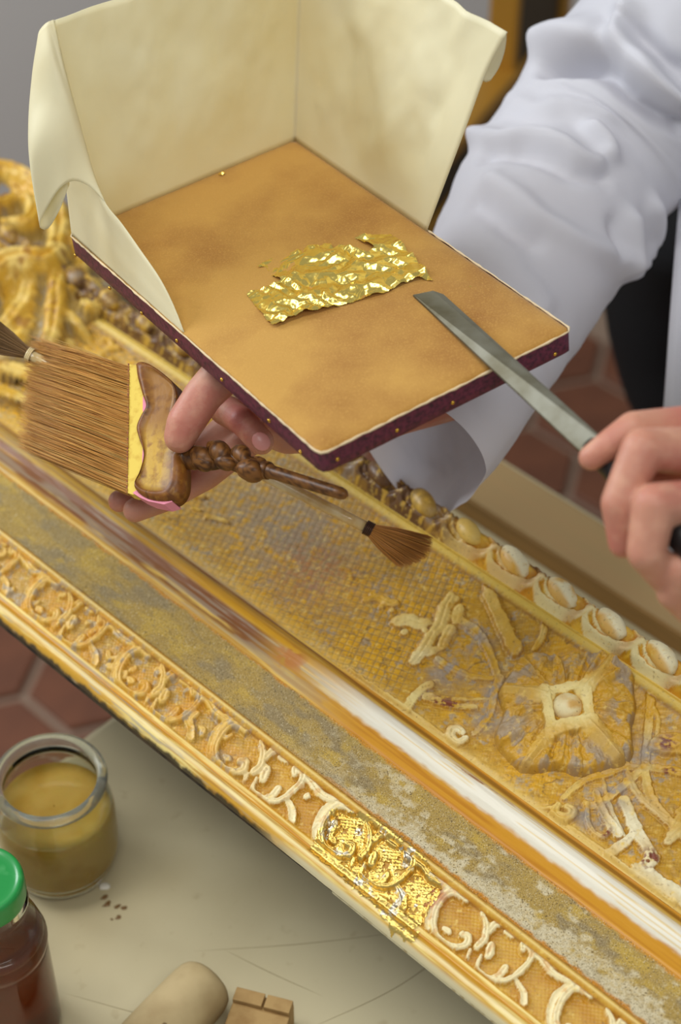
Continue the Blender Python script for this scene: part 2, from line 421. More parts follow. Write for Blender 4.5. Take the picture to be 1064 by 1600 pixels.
su = np.linspace(-640, 90, 74); sb = np.interp(su, [-640, -120, 90], [-4.6, -4.2, -0.7]) + (fbm(su / 14, su * 0, 19) - 0.5) * 0.4
sv = np.vstack([fw(su, su * 0 - 70, su * 0 - 0.3), fw(su, su * 0 - 69.8, sb), fw(su, su * 0 - 68.6, sb), fw(su, su * 0 - 68.6, su * 0 - 0.3)])
v, f = join([(sv, [tuple(q) for q in grid_faces(4, 74)]), fbox(-640, U_END, -69.0, 176.0, 0.160, 0.163)])
mesh('frame_back', v, f, M['dark_wood'], frame, smooth=False)
tag(mesh('gesso_edge', *fbox(60, U_END, -69.9, -69.0, 0.1574, 0.1594, 0.0002), mat('pale_gesso', (206, 196, 160), rough=0.7, noise=(160, 4, (160, 140, 96), 0.5, 0.7)), frame, smooth=False), 'pale gesso drip edge')

# --- ornament band
UNIT = [
 ([(129.6,-28.5),(123.5,-28.1),(118.9,-32.5),(118.7,-40.7),(122.5,-49.9),(129.6,-55.1),(137,-55.7),(143.5,-53.7)], 2.2, 1.8, 3.2),
 ([(143.5,-53.7),(147.2,-49.5),(144.9,-45.2),(141.4,-46.2)], 1.9, 2.2, 3.0),
 ([(141.7,-29.1),(148.1,-33.2),(153.2,-40.2),(153.1,-46.3)], 1.2, 2.6, 3.2),
 ([(153.3,-22.2),(152.4,-29.1),(152.6,-37.8)], 2.6, 1.6, 3.0),
 ([(158.9,-40.7),(161.5,-46.5)], 2.4, 2.6, 2.8),
 ([(158,-48.6),(160.8,-55.2),(166.8,-57.1),(173.1,-55)], 1.1, 1.5, 2.6),
 ([(170,-56.9),(173.6,-51.1),(173.5,-45.4)], 1.5, 2.4, 2.4),
 ([(173.1,-55),(178.9,-50.7),(181.8,-42.7),(181.8,-33.9),(179,-26.8),(174.4,-26.1),(172.4,-29.5),(175.1,-32.2)], 1.5, 2.0, 3.2),
 ([(183,-47.2),(190.4,-49.9),(194.6,-54.3)], 1.3, 2.4, 2.6, 'cup'),
 ([(189.4,-26),(188.1,-23.3),(184.7,-24.2),(182.5,-26.2),(187.9,-29.9),(195,-31.7),(202.6,-31.3),(209.1,-27.9),(215.6,-22.3)], 2.0, 1.8, 3.0),
 ([(208.6,-31.3),(206.5,-38.4),(207.3,-45),(210.6,-51.3),(214,-54.8)], 2.8, 1.6, 2.6, 'cup'),
 ([(159.5,-29.5),(161.6,-27.4),(165.1,-28.2)], 1.4, 1.2, 2.2),
 ([(130.2,-49.2),(134,-49.1)], 1.6, 1.9, 1.6),
 ([(150.7,-49.7),(152.5,-53.9)], 1.4, 1.0, 2.0),
]
PERIOD = 91.5
def band_strokes():
    out = []; r = np.random.RandomState(7)
    for k in range(-8, 6):
        du = k * PERIOD
        for s in UNIT:
            j = r.uniform(-0.6, 0.6, 2) if k else (0, 0); fade = 1.25; wd = 1.22 if k >= -1 else 1.5
            p = [(q[0] + du + j[0], min(max(q[1] + j[1], -56), -29.5)) for q in s[0]]
            out.append((p, s[1] * wd, s[2] * wd, s[3] * fade) + tuple(s[4:]))
    for k in range(-8, 0):
        for q in range(9):
            c = np.array([123 + k * PERIOD + r.uniform(-46, 46) - 30, r.uniform(-52, -32)]); a = r.uniform(0, 6.28); l = r.uniform(1, 5)
            out.append(([tuple(c), tuple(c + l * np.array([math.cos(a), math.sin(a)])), tuple(c + l * 1.7 * np.array([math.cos(a + .6), math.sin(a + .6)]))], r.uniform(2, 3.2), 1.4, r.uniform(2, 3.2)))
    return out
BS = band_strokes()
def h_band(U, V):
    H, Mk = stroke_field(U, V, BS)
    worn = sstep(10, -60, U)
    d1 = np.abs(((U * 0.78 + V * 0.62) / 2.1) % 1 - 0.5); d2 = np.abs(((U * 0.5 - V * 0.86) / 2.1) % 1 - 0.5)
    hatch = np.maximum(sstep(0.32, 0.5, d1), sstep(0.32, 0.5, d2)) * (1 - sstep(0.02, 0.3, Mk))
    win = sstep(-56.4, -54.8, V) * sstep(-28.0, -29.4, V)
    H = H + (fbm(U / 3, V / 3, 21) - 0.5) * 0.9 * (0.4 + worn)
    return prof(V) + (H - hatch * 0.45) * win, (Mk * win, hatch)
def c_band(U, V, H, aux):
    Mk, hatch = aux; worn = sstep(0, -70, U)
    n = fbm(U / 11, V / 11, 2); n2 = fbm(U / 4, V / 4, 9)
    c = np.zeros(U.shape + (3,)) + lin((190, 138, 34)); c = mixc(c, (204, 160, 56), sstep(0.4, 0.7, n))
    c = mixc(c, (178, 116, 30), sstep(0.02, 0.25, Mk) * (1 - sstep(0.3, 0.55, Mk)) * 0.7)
    c = mixc(c, (238, 222, 170), sstep(0.45, 0.85, Mk) * 0.95)
    c = mixc(c, (206, 140, 44), sstep(0.56, 0.72, n2) * 0.5 * Mk)
    old = np.zeros(U.shape + (3,)) + lin((186, 148, 62)); old = mixc(old, (200, 150, 46), sstep(0.4, 0.65, n))
    old = mixc(old, (222, 182, 92), sstep(0.5, 0.9, Mk) * 0.8); old = mixc(old, (160, 148, 128), sstep(0.56, 0.68, n2) * 0.75)
    old = mixc(old, (208, 152, 44), sstep(0.5, 0.66, fbm(U / 9, V / 9, 77)) * 0.8)
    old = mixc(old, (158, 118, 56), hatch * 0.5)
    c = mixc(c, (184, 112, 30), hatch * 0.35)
    red = np.exp(-((U - 113) / 9) ** 2 - ((V + 39) / 9) ** 2); c = mixc(c, (178, 92, 60), red * sstep(0.35, 0.6, n2) * 0.8)
    wv = worn[..., None]; c = c * (1 - wv) + old * wv
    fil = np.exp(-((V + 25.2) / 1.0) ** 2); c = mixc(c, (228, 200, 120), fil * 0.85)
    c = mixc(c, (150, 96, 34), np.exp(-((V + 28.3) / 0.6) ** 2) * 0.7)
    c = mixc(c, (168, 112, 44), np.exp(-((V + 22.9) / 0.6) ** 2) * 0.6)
    return c
bu = np.concatenate([np.arange(-640, -310, 1.5), np.arange(-310, 290, 0.55), np.arange(290, U_END + 0.01, 1.6)])
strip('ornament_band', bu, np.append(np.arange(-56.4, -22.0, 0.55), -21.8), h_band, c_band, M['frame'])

# --- sanded flat
def h_sand(U, V): return prof(V) + (fbm(U / 2.2, V / 2.2, 4, 3) - 0.5) * 0.6, None
def c_sand(U, V, H, a):
    c = np.zeros(U.shape + (3,)) + lin((174, 146, 76)); n = fbm(U / 26, V / 9, 51); n2 = fbm(U / 5, V / 4, 61)
    right = sstep(-60, 80, U)
    c = mixc(c, (150, 132, 92), sstep(0.48, 0.68, n)); c = mixc(c, (196, 164, 70), sstep(0.55, 0.7, fbm(U / 15, V / 8, 71)) * 0.7)
    t = (V + 20.5) / 35
    wb = right * sstep(0.44, 0.24, t + (n2 - 0.5) * 0.75 + 0.12 * (1 - sstep(20, 140, U)))
    wp = right * sstep(0.55, 0.63, fbm(U / 12, V / 8, 81)) * 0.9 * sstep(0.42, 0.55, n2)
    c = mixc(c, (216, 204, 168), np.maximum(wb, wp) * (0.55 + 0.4 * sstep(0.35, 0.6, fbm(U / 1.6, V / 1.6, 87, 2))))
    c = mixc(c, (150, 132, 90), (1 - right) * sstep(0.5, 0.7, fbm(U / 30, V / 10, 91)) * 0.7)
    c = mixc(c, (204, 136, 34), sstep(-18.6, -20.6, V + (n2 - 0.5) * 5) * right); c = mixc(c, (204, 140, 38), sstep(12.6, 14.6, V + (n2 - 0.5) * 4))
    return c
strip('sanded_frieze', ugrid(0.9, 2.0), np.append(np.arange(-21.8, 14.4, 0.9), 14.6), h_sand, c_sand, M['sand'])

# --- plain ridge
def h_ridge(U, V): return prof(V) + (fbm(U / 24, V / 2.0, 6) - 0.5) * 0.7, None
def c_ridge(U, V, H, a):
    right = sstep(-72, 10, U)
    s = fbm(U / 60, V / 1.6, 14); e = (fbm(U / 20, V / 30, 15) - 0.5) * 1.4 + (fbm(U / 5, V / 1.2, 17) - 0.5) * 1.6
    c = np.zeros(U.shape + (3,)) + lin((206, 146, 36)); c = mixc(c, (186, 122, 26), sstep(0.5, 0.66, fbm(U / 80, V / 0.9, 16)) * 0.8)
    wh = sstep(21.2, 23.6, V + e) * sstep(37.5, 34.5, V + e * 0.6); c = mixc(c, (232, 226, 206), wh)
    c = mixc(c, (222, 190, 112), wh * sstep(0.6, 0.7, fbm(U / 70, V / 0.8, 26)) * 0.7)
    c = mixc(c, (226, 196, 100), sstep(35, 37.5, V) * sstep(40.5, 38, V) * 0.8); c = mixc(c, (150, 104, 34), sstep(39.5, 41.5, V + e * .3) * sstep(46.0, 44.0, V) * 0.9)
    c = mixc(c, (142, 84, 60), np.exp(-((V - 34.5 - 0.04 * (U - 95)) / 0.9) ** 2 - ((U - 86) / 26) ** 2) * sstep(0.45, 0.55, fbm(U / 6, V / 1.5, 3)))
    old = np.zeros(U.shape + (3,)) + lin((192, 146, 54)); old = mixc(old, (216, 178, 84), sstep(0.5, 0.62, s))
    old = mixc(old, (122, 68, 24), sstep(0.30, 0.40, fbm(U / 90, V / 3.5, 36) * 0.75 + 0.25 * fbm(U / 25, V / 1.0, 37)) * sstep(17, 20, V) * sstep(31, 28, V) * sstep(-60, -110, U) * 0.95)
    old = mixc(old, (166, 154, 130), sstep(0.54, 0.64, fbm(U / 50, V / 1.2, 46)) * 0.5)
    old = mixc(old, (218, 162, 36), sstep(28, 31, V) * sstep(40, 36, V) * sstep(-230, -150, U) * 0.8)
    old = mixc(old, (184, 120, 54), np.exp(-((U + 70) / 11) ** 2 - ((V - 27) / 6) ** 2) * 1.6 * sstep(0.38, 0.55, fbm(U / 7, V / 4, 66)))
    old = mixc(old, (122, 78, 46), sstep(41, 42.5, V) * sstep(45.8, 44.5, V) * sstep(0.38, 0.55, s))
    wv = right[..., None]; return old * (1 - wv) + c * wv
strip('plain_ridge', ugrid(1.0, 2.0), np.append(np.arange(14.6, 46.4, 0.6), 46.6), h_ridge, c_ridge, M['frame_streak'])

# --- carved panel: cross-hatched ground, strapwork, leaves
PANEL = [
 ([(-5.3,145.8),(14.4,135.6),(34.6,125.7)], 5.0, 5.6, 3.0, 'flat'),
 ([(-15.9,154.1),(-8.3,149.3),(-1.7,142.9)], 2.4, 4.6, 2.4),
 ([(-6.8,121.6),(5.7,121.9),(22.5,115),(36.4,105.8),(43.4,100.6)], 3.6, 2.6, 2.2, 'cup'),
 ([(-0.3,90.7),(11,91),(24.8,93.8),(36.6,100.7)], 3.0, 2.2, 2.0),
 ([(40.8,104.1),(44.8,93.9),(52.1,82.8),(54.7,72.4),(55.4,63.1)], 3.0, 2.4, 2.4, 'cup'),
 ([(54.1,56.3),(52.3,51),(46.5,51.1),(43.7,55.5),(45.6,58.7),(49,58.4)], 3.0, 3.6, 3.6),
 ([(14.7,64.3),(23.9,67.3),(33.6,71.6),(42.5,77.9)], 3.8, 2.6, 3.0, 'cup'),
 ([(11.7,65.8),(24.7,72.5),(36.4,80.7),(45.2,88.4)], 1.8, 1.2, 1.6),
 ([(-37.7,47),(-12.6,47.3),(9.8,48.2)], 3.0, 3.6, 2.4, 'flat'),
 ([(10.2,50.1),(8.1,59.7),(7.9,68.4),(9.4,72.8)], 4.2, 3.4, 2.2, 'flat'),
 ([(12.1,50.4),(33.8,50.4),(45,49.8)], 1.2, 1.0, 0.9),
 ([(-68.9,95.1),(-63.6,101.8),(-55.6,103.1),(-51.1,105.8)], 1.8, 2.6, 2.2),
 ([(-69.1,101.5),(-59.8,103.9)], 1.4, 2.0, 1.6),
 ([(-39.8,96),(-34.4,101.3),(-26.7,104),(-24,107.3)], 4.6, 3.0, 2.6),
 ([(-24.6,130.5),(-21.6,120.7),(-17,111.8),(-15,102.1)], 3.6, 3.8, 2.8),
 ([(-15.6,102.7),(-13.5,95.5),(-11.3,86.9),(-10.8,79)], 3.8, 3.0, 3.2),
 ([(-9,112.9),(-6.5,103.8),(-4,98.5)], 3.6, 2.6, 2.6),
 ([(-14.8,127),(-10.3,119.4)], 3.2, 2.6, 2.0),
 ([(-6.2,94.8),(-7.6,88.9)], 2.6, 2.2, 2.2),
 ([(28.9,158.7),(35.8,153.6),(43.2,141.4),(44.4,133.5)], 2.2, 2.8, 3.0),
 ([(21.5,151.9),(26.8,150.7)], 2.2, 1.6, 1.8),
 ([(116.1,160),(130.1,141),(143.1,121.9),(151.6,109.5)], 3.0, 3.0, 2.2, 'cup'),
 ([(151.4,109.2),(164,97.7),(178.2,91.6),(194.9,88.2),(207.5,87.5)], 3.4, 4.2, 2.6, 'cup'),
 ([(151.1,111.1),(149.8,98.3),(148.1,86),(144.5,70.6),(139.5,68.4)], 3.6, 2.8, 2.4, 'cup'),
 ([(151.4,106.1),(150.3,91.6),(147.9,75.9)], 1.2, 1.2, 1.2),
 ([(140.1,69.1),(146.9,60.5),(154.4,56),(161.7,56.5),(162.4,61.1),(159.3,64.5),(156.5,61.9)], 1.8, 1.6, 2.6),
 ([(156,83.7),(165.8,77.3),(176.5,71.4),(187.1,66.8)], 4.6, 4.6, 3.2, 'flat'),
 ([(187.8,67.3),(193.1,62.8),(192.3,57.7)], 4.8, 4.4, 3.0),
 ([(192,53.4),(205.6,53.9),(221.1,54.1),(237.4,54.1)], 6.0, 6.0, 2.4, 'flat'),
 ([(130.1,155.1),(131.9,163.3),(139.8,169.4)], 4.0, 4.0, 2.6, 'cup'),
 ([(147.2,129.8),(153.2,134.8),(163.2,141)], 4.4, 4.0, 2.6, 'flat'),
 ([(161.3,114),(167.8,118.9),(178.5,123.8)], 2.2, 2.6, 2.2),
 ([(101.6,37.9),(115.8,44.9),(127.5,54.8),(136.6,64.9)], 1.2, 1.2, 1.4),
 ([(131,144.3),(137.4,139.8),(144.5,129.1)], 1.6, 1.6, 1.4),
 ([(-21.3,131.9)], 3.0, 3.0, 2.4), ([(-12.8,124.1)], 3.2, 3.2, 2.2), ([(-6.6,111.4)], 3.4, 3.4, 2.6), ([(-5,102.1)], 3.0, 3.0, 2.4), ([(-6.7,92.8)], 2.6, 2.6, 2.4),
 ([(-31,92.6)], 3.2, 3.2, 2.2), ([(-31.7,104.4)], 3.0, 3.0, 2.2), ([(-21.4,101.8)], 2.6, 2.6, 2.0), ([(-49.4,100.1)], 2.6, 2.6, 2.0), ([(-57,98.4)], 2.4, 2.4, 1.8), ([(-57.5,105.1)], 2.2, 2.2, 1.8),
 # leaf sprays seen beside the hand
 ([(-232.6,82.5),(-224.7,87.4),(-218.6,89.6)], 2.4, 2.4, 2.4), ([(-204.2,78.6),(-196.7,82.3),(-188.8,84.6)], 2.4, 1.4, 2.2),
 ([(-218.3,78.3),(-212.1,79.8)], 2.0, 1.6, 1.8),
]
def mirror_panel():
    out = []; r = np.random.RandomState(3)
    # the same strapwork mirrored beyond the rosette, and repeated towards the corner where the photo only shows blur
    for s in PANEL[:19]:
        out.append(([(182 - q[0], q[1]) for q in s[0]],) + tuple(s[1:]))
    for s in PANEL[11:19]:
        out.append(([(q[0] - 236, q[1] + 2) for q in s[0]],) + tuple(s[1:]))
    for k in range(26):
        c = (r.uniform(-470, -250), r.uniform(58, 148)); out.append((spiral(c, r.uniform(7, 13), 0.8, r.uniform(0, 6)), 3.4, 2.0, 3.5))
    return out
PANEL[11:19] = [(q[0], q[1] * 1.4, q[2] * 1.4) + tuple(q[3:]) for q in PANEL[11:19]]
PANEL = PANEL + mirror_panel()
RC = np.array((90.6,109.2))
def h_panel(U, V):
    H, Mk = stroke_field(U, V, PANEL)
    d1 = np.abs(((U * 0.93 + V * 0.37) / 4.7) % 1 - 0.5); d2 = np.abs(((U * 0.30 - V * 0.95) / 4.7) % 1 - 0.5)
    lines = np.maximum(sstep(0.40, 0.48, d1), sstep(0.40, 0.48, d2))
    zone = sstep(4, -14, U + (V - 90) * 0.15) * (1 - sstep(0.02, 0.3, Mk))
    dots = np.exp(-((0.5 - d1) ** 2 + (0.5 - d2) ** 2) / 0.012) * 0
    fine = np.abs(((U * 0.86 + V * 0.5) / 1.7) % 1 - 0.5); fl = sstep(0.3, 0.5, fine) * sstep(0, 14, U) * (1 - sstep(0.02, 0.3, Mk)) * 0.6
    n = ((fbm(U / 5, V / 5, 33) - 0.5) * 1.5 + (fbm(U / 1.8, V / 1.8, 34, 2) - 0.5) * 0.4) * (1 - 0.7 * zone)
    hatch = lines * zone
    edge = sstep(47, 50, V) * sstep(151, 148, V)
    return prof(V) + (H + n - hatch * 0.42 - fl * 0.3) * edge, (Mk * edge, hatch, fl)
def c_ground(U, V):
    n = fbm(U / 18, V / 18, 101); n2 = fbm(U / 5, V / 5, 102); n3 = fbm(U / 2.0, V / 2.0, 103, 2)
    c = np.zeros(U.shape + (3,)) + lin((198, 150, 42)); c = mixc(c, (216, 162, 24), sstep(0.42, 0.66, n)); c = mixc(c, (180, 140, 66), sstep(0.55, 0.75, n2) * 0.7)
    c = mixc(c, (166, 154, 134), sstep(0.55, 0.7, fbm(U / 9, V / 9, 104)) * sstep(0.4, 0.62, n3) * 0.8)
    cr = np.exp(-((fbm(U / 13 + 5, V / 13, 108) - 0.5) / 0.018) ** 2) * sstep(0.45, 0.6, n)
    c = mixc(c, (116, 86, 42), cr * 0.8)
    st = fbm((U * 0.8 + V * 0.6) / 7, (V * 0.8 - U * 0.6) / 0.9, 109, 3); c = mixc(c, (222, 188, 96), sstep(0.56, 0.7, st) * 0.3); c = mixc(c, (158, 122, 56), sstep(0.56, 0.7, 1 - st) * 0.25)
    return c, n, n2, n3
def c_panel(U, V, H, aux):
    Mk, hatch, fl = aux; c, n, n2, n3 = c_ground(U, V)
    greyz = np.exp(-((U + 150) / 60) ** 2 - ((V - 105) / 40) ** 2); c = mixc(c, (158, 142, 118), greyz * sstep(0.25, 0.55, n2) * 0.95)
    redz = np.exp(-((U + 112) / 30) ** 2 - ((V - 92) / 26) ** 2); c = mixc(c, (168, 112, 66), redz * sstep(0.4, 0.6, n3) * 0.8)
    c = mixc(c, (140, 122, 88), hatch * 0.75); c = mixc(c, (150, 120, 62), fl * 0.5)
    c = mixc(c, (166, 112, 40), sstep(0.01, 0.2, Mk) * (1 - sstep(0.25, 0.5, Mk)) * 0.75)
    c = mixc(c, (214, 166, 50), sstep(0.4, 0.8, Mk) * 0.75)
    cream = sstep(0.5, 0.95, Mk) * sstep(0.5, 0.72, fbm(U / 14, V / 14, 105))
    c = mixc(c, (228, 200, 116), cream * 0.7)
    def zone(pu, pv, r): return np.exp(-((U - pu) ** 2 + (V - pv) ** 2) / r ** 2)
    for (q, r, col, k) in (((170,71.8), 16, (238, 226, 184), 1.3), ((207.6,50.9), 24, (238, 226, 184), 1.4), ((50,53.6), 8, (240, 226, 176), 1.5), ((-9.6,83), 9, (236, 216, 150), 1.2),
                          ((16.1,134.7), 14, (214, 172, 70), 1.0), ((-32.1,98.6), 12, (230, 206, 130), 1.2), ((8.6,54.2), 14, (232, 212, 140), 1.2)):
        c = mixc(c, col, zone(q[0], q[1], r) * k * sstep(0.35, 0.8, Mk))
    for (q, r) in (((25.5,65.4), 7), ((31.3,68), 6), ((192.2,62.2), 6), ((160.4,59.7), 4), ((152,129.4), 5), ((165.5,115.1), 4)):
        c = mixc(c, (128, 66, 42), zone(q[0], q[1], r) * sstep(0.35, 0.55, n3) * sstep(0.5, 0.8, Mk) * 1.6)
    for (q, r) in (((44.9,95.4), 10), ((7.3,117), 12), ((54.2,75.3), 9), ((145.4,62.2), 9), ((148.1,84.7), 12), ((145.2,118.2), 10), ((10.6,88.4), 12)):
        c = mixc(c, (156, 148, 140), zone(q[0], q[1], r) * sstep(0.3, 0.6, n2) * 0.9)
    low = sstep(52, 47.5, V + (n2 - 0.5) * 3) * sstep(-40, 20, U); c = mixc(c, (224, 196, 112), low * 0.8)
    low2 = sstep(56, 52, V + (n2 - 0.5) * 6); c = mixc(c, (216, 180, 90), low2 * 0.4)
    top = sstep(150, 153, V) ; c = mixc(c, (222, 190, 84), top * 0.9); c = mixc(c, (150, 104, 30), np.exp(-((V - 149.8) / 0.9) ** 2) * 0.7)
    return c
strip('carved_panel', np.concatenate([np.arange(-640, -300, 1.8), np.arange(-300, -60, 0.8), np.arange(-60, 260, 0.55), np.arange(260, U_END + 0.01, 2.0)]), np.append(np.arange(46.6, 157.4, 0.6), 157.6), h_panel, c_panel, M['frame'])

# --- rosette with pearl in the middle of the panel
RIBS = [([(75.9,105),(63.4,100.2),(48.6,94.8)], 3.4, 2.2, 3.2), ([(109.3,106.4),(132.1,102.6),(155.8,99)], 4.4, 2.0, 3.6), ([(91.8,123),(92.1,139.2),(89.8,153.2)], 3.4, 1.4, 2.6),
        ([(94.8,88.7),(95.9,69),(95.6,53.6)], 3.0, 1.8, 2.4),
        ([(73.7,105.8),(81.3,116),(90.2,125.9)], 2.2, 2.2, 3.6), ([(90.2,125.9),(99.8,117.1),(110.1,107.2)], 2.6, 2.6, 3.6), ([(109.9,107.9),(102.3,98.5),(95.7,87.3)], 4.0, 4.0, 3.8), ([(95.7,87.3),(84.6,97.8),(72.8,107.2)], 2.8, 2.8, 3.6),
        ([(53.1,134.4),(58.4,122.3),(63.2,111.5)], 2.0, 1.4, 2.2), ([(57.4,140.1),(64.8,128.5),(73.2,118.1)], 1.8, 1.2, 1.8), ([(66.6,146.4),(74.3,134.4),(81.2,122)], 1.8, 1.2, 1.6),
        ([(69.8,132.5)], 3.6, 3.6, 2.2), ([(102.5,89.1),(110.3,75.9),(115.4,67.2)], 2.6, 3.4, 2.4), ([(109.4,94.3),(119,84.2),(133.3,67.7)], 2.2, 3.2, 2.8), ([(116.5,101.1),(129.4,94.2),(138.2,89.1)], 2.4, 3.4, 2.4),
        ([(96.9,79),(103,64.3),(107.4,51.7)], 2.2, 3.2, 2.2), ([(75.9,91.8),(73,80.4),(74.4,69.1)], 2.2, 2.6, 2.0), ([(73.6,99.5),(68.3,91.6),(69.7,84.4),(75.2,84)], 1.8, 2.2, 2.4), ([(84.8,84.7),(86.7,73.9),(91,71.2)], 2.4, 2.8, 2.0),
        ([(105,157.1),(117.6,147.3),(128.1,132.4)], 2.0, 2.0, 1.4), ([(126.6,110),(133.9,110.1),(136.1,113.6)], 2.4, 2.2, 1.8), ([(78.8,150.6),(82,159.6),(86.3,163.9)], 2.0, 1.6, 1.4), ([(109,84.9),(114.1,76.1),(118.3,73.4)], 1.6, 1.6, 1.6)]
MAIN = [(r_[0], r_[1] * 2.2, r_[2] * 1.2, r_[3] * 1.5, 'ridge') for r_ in RIBS[:4]] + [(r_[0], r_[1] * 1.5, r_[2] * 1.5, r_[3] * 1.1, 'cup' if i_ < 2 else 'flat') for i_, r_ in enumerate(RIBS[4:8])]
SMALL = [(r_[0], r_[1] * 1.2, r_[2] * 1.2, r_[3] * 0.8) for r_ in RIBS[8:]]
def ros_r(ph): return 46 + 4.5 * np.cos(4 * ph + 0.6) + 1.5 * np.cos(9 * ph)
def h_ros(U, V):
    du = U - RC[0]; dv = V - RC[1]; rho = np.hypot(du, dv); ph = np.arctan2(dv, du); q = rho / ros_r(ph)
    px = np.cos(ph); py = np.sin(ph)
    dome = 9.0 * np.clip(1 - q ** 2.6, 0, 1) ** 0.6 + 1.5
    wr = (fbm(px * 3 + rho / 40 + 9, py * 3 + 7, 131, 3) - 0.5)
    rad = 1 - np.abs(2 * vnoise(ph * 3.4 + 40 + wr * 2, rho / 26, 135) - 1)
    rad2 = np.abs(vnoise(ph * 8.0 + 60 + wr * 3, rho / 17, 136) * 2 - 1)
    shell = 0.9 * np.cos(ph * 26 + wr * 8) * sstep(0.25, 0.55, q)
    pleat = (3.6 * rad - 2.2 * rad2 + shell) * sstep(0.22, 0.5, q) * sstep(1.03, 0.92, q)
    R, Mk = stroke_field(U, V, MAIN); R2, Mk2 = stroke_field(U, V, SMALL); R = np.maximum(R, R2)
    pit = -6.0 * np.exp(-(rho / 8.6) ** 4)
    n = (np.abs(fbm(U / 6, V / 6, 133) - 0.5) - 0.12) * -5 + (fbm(U / 1.6, V / 1.6, 134, 2) - 0.5) * 0.6
    H = dome + pleat * (1 - 0.8 * Mk) * (1 - 0.5 * Mk2) + n * sstep(0.15, 0.4, q) * (1 - 0.6 * Mk) + R * 1.1 * sstep(0.0, 0.25, q) + pit
    base = prof(V); e = sstep(1.03, 0.93, q)
    return np.where(q < 1.03, base - 2.0 + (H + 2.0) * e, base - 3), (Mk, q, rad2)
def c_ros(U, V, H, aux):
    Mk, q, r2 = aux; c, n, n2, n3 = c_ground(U, V); c = mixc(c, (212, 164, 44), 0.4 + 0 * U)
    ph = np.arctan2(V - RC[1], U - RC[0])
    c = mixc(c, (160, 132, 86), sstep(0.55, 0.95, r2) * 0.6 * sstep(0.3, 0.5, q) * (1 - Mk)); c = mixc(c, (218, 174, 70), sstep(0.35, 0.8, Mk) * 0.6)
    inner = sstep(0.55, 0.22, q); c = mixc(c, (238, 218, 146), sstep(0.3, 0.8, Mk) * np.clip(inner * 0.95 + 0.12, 0, 1))
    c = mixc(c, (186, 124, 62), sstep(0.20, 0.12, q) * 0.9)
    c = mixc(c, (158, 148, 136), sstep(0.5, 0.64, fbm(U / 8, V / 8, 141)) * sstep(0.35, 0.8, q) * 0.7 * (1 - 0.7 * Mk))
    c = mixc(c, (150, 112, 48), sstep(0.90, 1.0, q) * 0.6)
    for (p, r) in (((128.4,71.4), 5), ((131.9,79.4), 4), ((109.1,62.3), 4)):
        c = mixc(c, (132, 74, 48), np.exp(-((U - p[0]) ** 2 + (V - p[1]) ** 2) / r ** 2) * sstep(0.3, 0.55, n3) * 1.4)
    return c
ros = strip('rosette', np.arange(RC[0] - 56, RC[0] + 56, 0.45), np.arange(RC[1] - 56, min(RC[1] + 56, 152), 0.45), h_ros, c_ros, M['frame'], mask=lambda U, V, H, a: a[1] < 1.02)
def blob(c, rad, axes=None, rough=0.0, seed=0, nu=20, nv=12):
    th = np.linspace(0, 2 * np.pi, nu, endpoint=False); ph = np.linspace(0.02, np.pi - 0.02, nv)
    d = np.stack([np.sin(ph)[:, None] * np.cos(th), np.sin(ph)[:, None] * np.sin(th), np.cos(ph)[:, None] + 0 * th], -1).reshape(-1, 3)
    if rough: d = d * (1 + rough * (vnoise(d[:, 0] * 2 + 5 + seed, d[:, 1] * 2 + d[:, 2] * 3 + 9, seed) - 0.5))[:, None]
    A = np.eye(3) if axes is None else np.array(axes, float)
    v = (d * np.array(rad)) @ A + np.array(c)
    f = [tuple(q) for q in grid_faces(nv, nu, wrap=True)] + [tuple(range(nu))[::-1], tuple((nv - 1) * nu + i for i in range(nu))]
    return v, f
FA = [FU, FV, (0, 0, 1.0)]
def pearlcol(v, c0=(240, 226, 176), c1=(214, 160, 60)):
    n = vnoise(v[:, 0] * 160, v[:, 1] * 160 + v[:, 2] * 90, 5); c = np.zeros((len(v), 3)) + lin(c0)
    return mixc(c, c1, sstep(0.62, 0.85, n) * 0.8)
pc = fw(RC[0], RC[1], prof(RC[1]) + 8.0)
v, f = blob(pc, (0.0096, 0.0096, 0.0084), FA)
pe = mesh('pearl', v, f, M['frame'], ros, cols=pearlcol(v)); tag(pe, 'cream pearl')

# --- gadroon moulding along the outer edge
EGG0, EGGP = 36.0, 40.0
def rope_strokes():
    out = []
    for k in range(-17, 16):
        e = EGG0 + k * EGGP
        out.append(([(e - 17, 171), (e - 18, 165), (e - 14, 160.5), (e - 4, 158.6), (e + 10, 159.5), (e + 19, 162.5), (e + 25, 167)], 2.2, 2.6, 3.4))
        out.append(([(e - 13, 172), (e - 12.5, 167), (e - 8, 163), (e + 4, 162)], 1.0, 0.8, 1.4))
        out.append(([(e + 20, 172), (e + 14, 175)], 2.6, 2.0, 2.2))
    return out
RS = rope_strokes()
def h_rope(U, V):
    H, Mk = stroke_field(U, V, RS)
    g = (U - EGG0) % EGGP; gap = np.exp(-((g - 20 - (V - 168) * 0.6) / 4.5) ** 2)
    body = prof(V); body = np.where(V > 158.5, body - 4.2 * sstep(158.5, 163, V) * (0.35 + 0.65 * gap), body)
    n = (fbm(U / 6, V / 4, 233) - 0.5) * 1.4
    return body + (H + n) * sstep(157.6, 160, V), (Mk, gap)
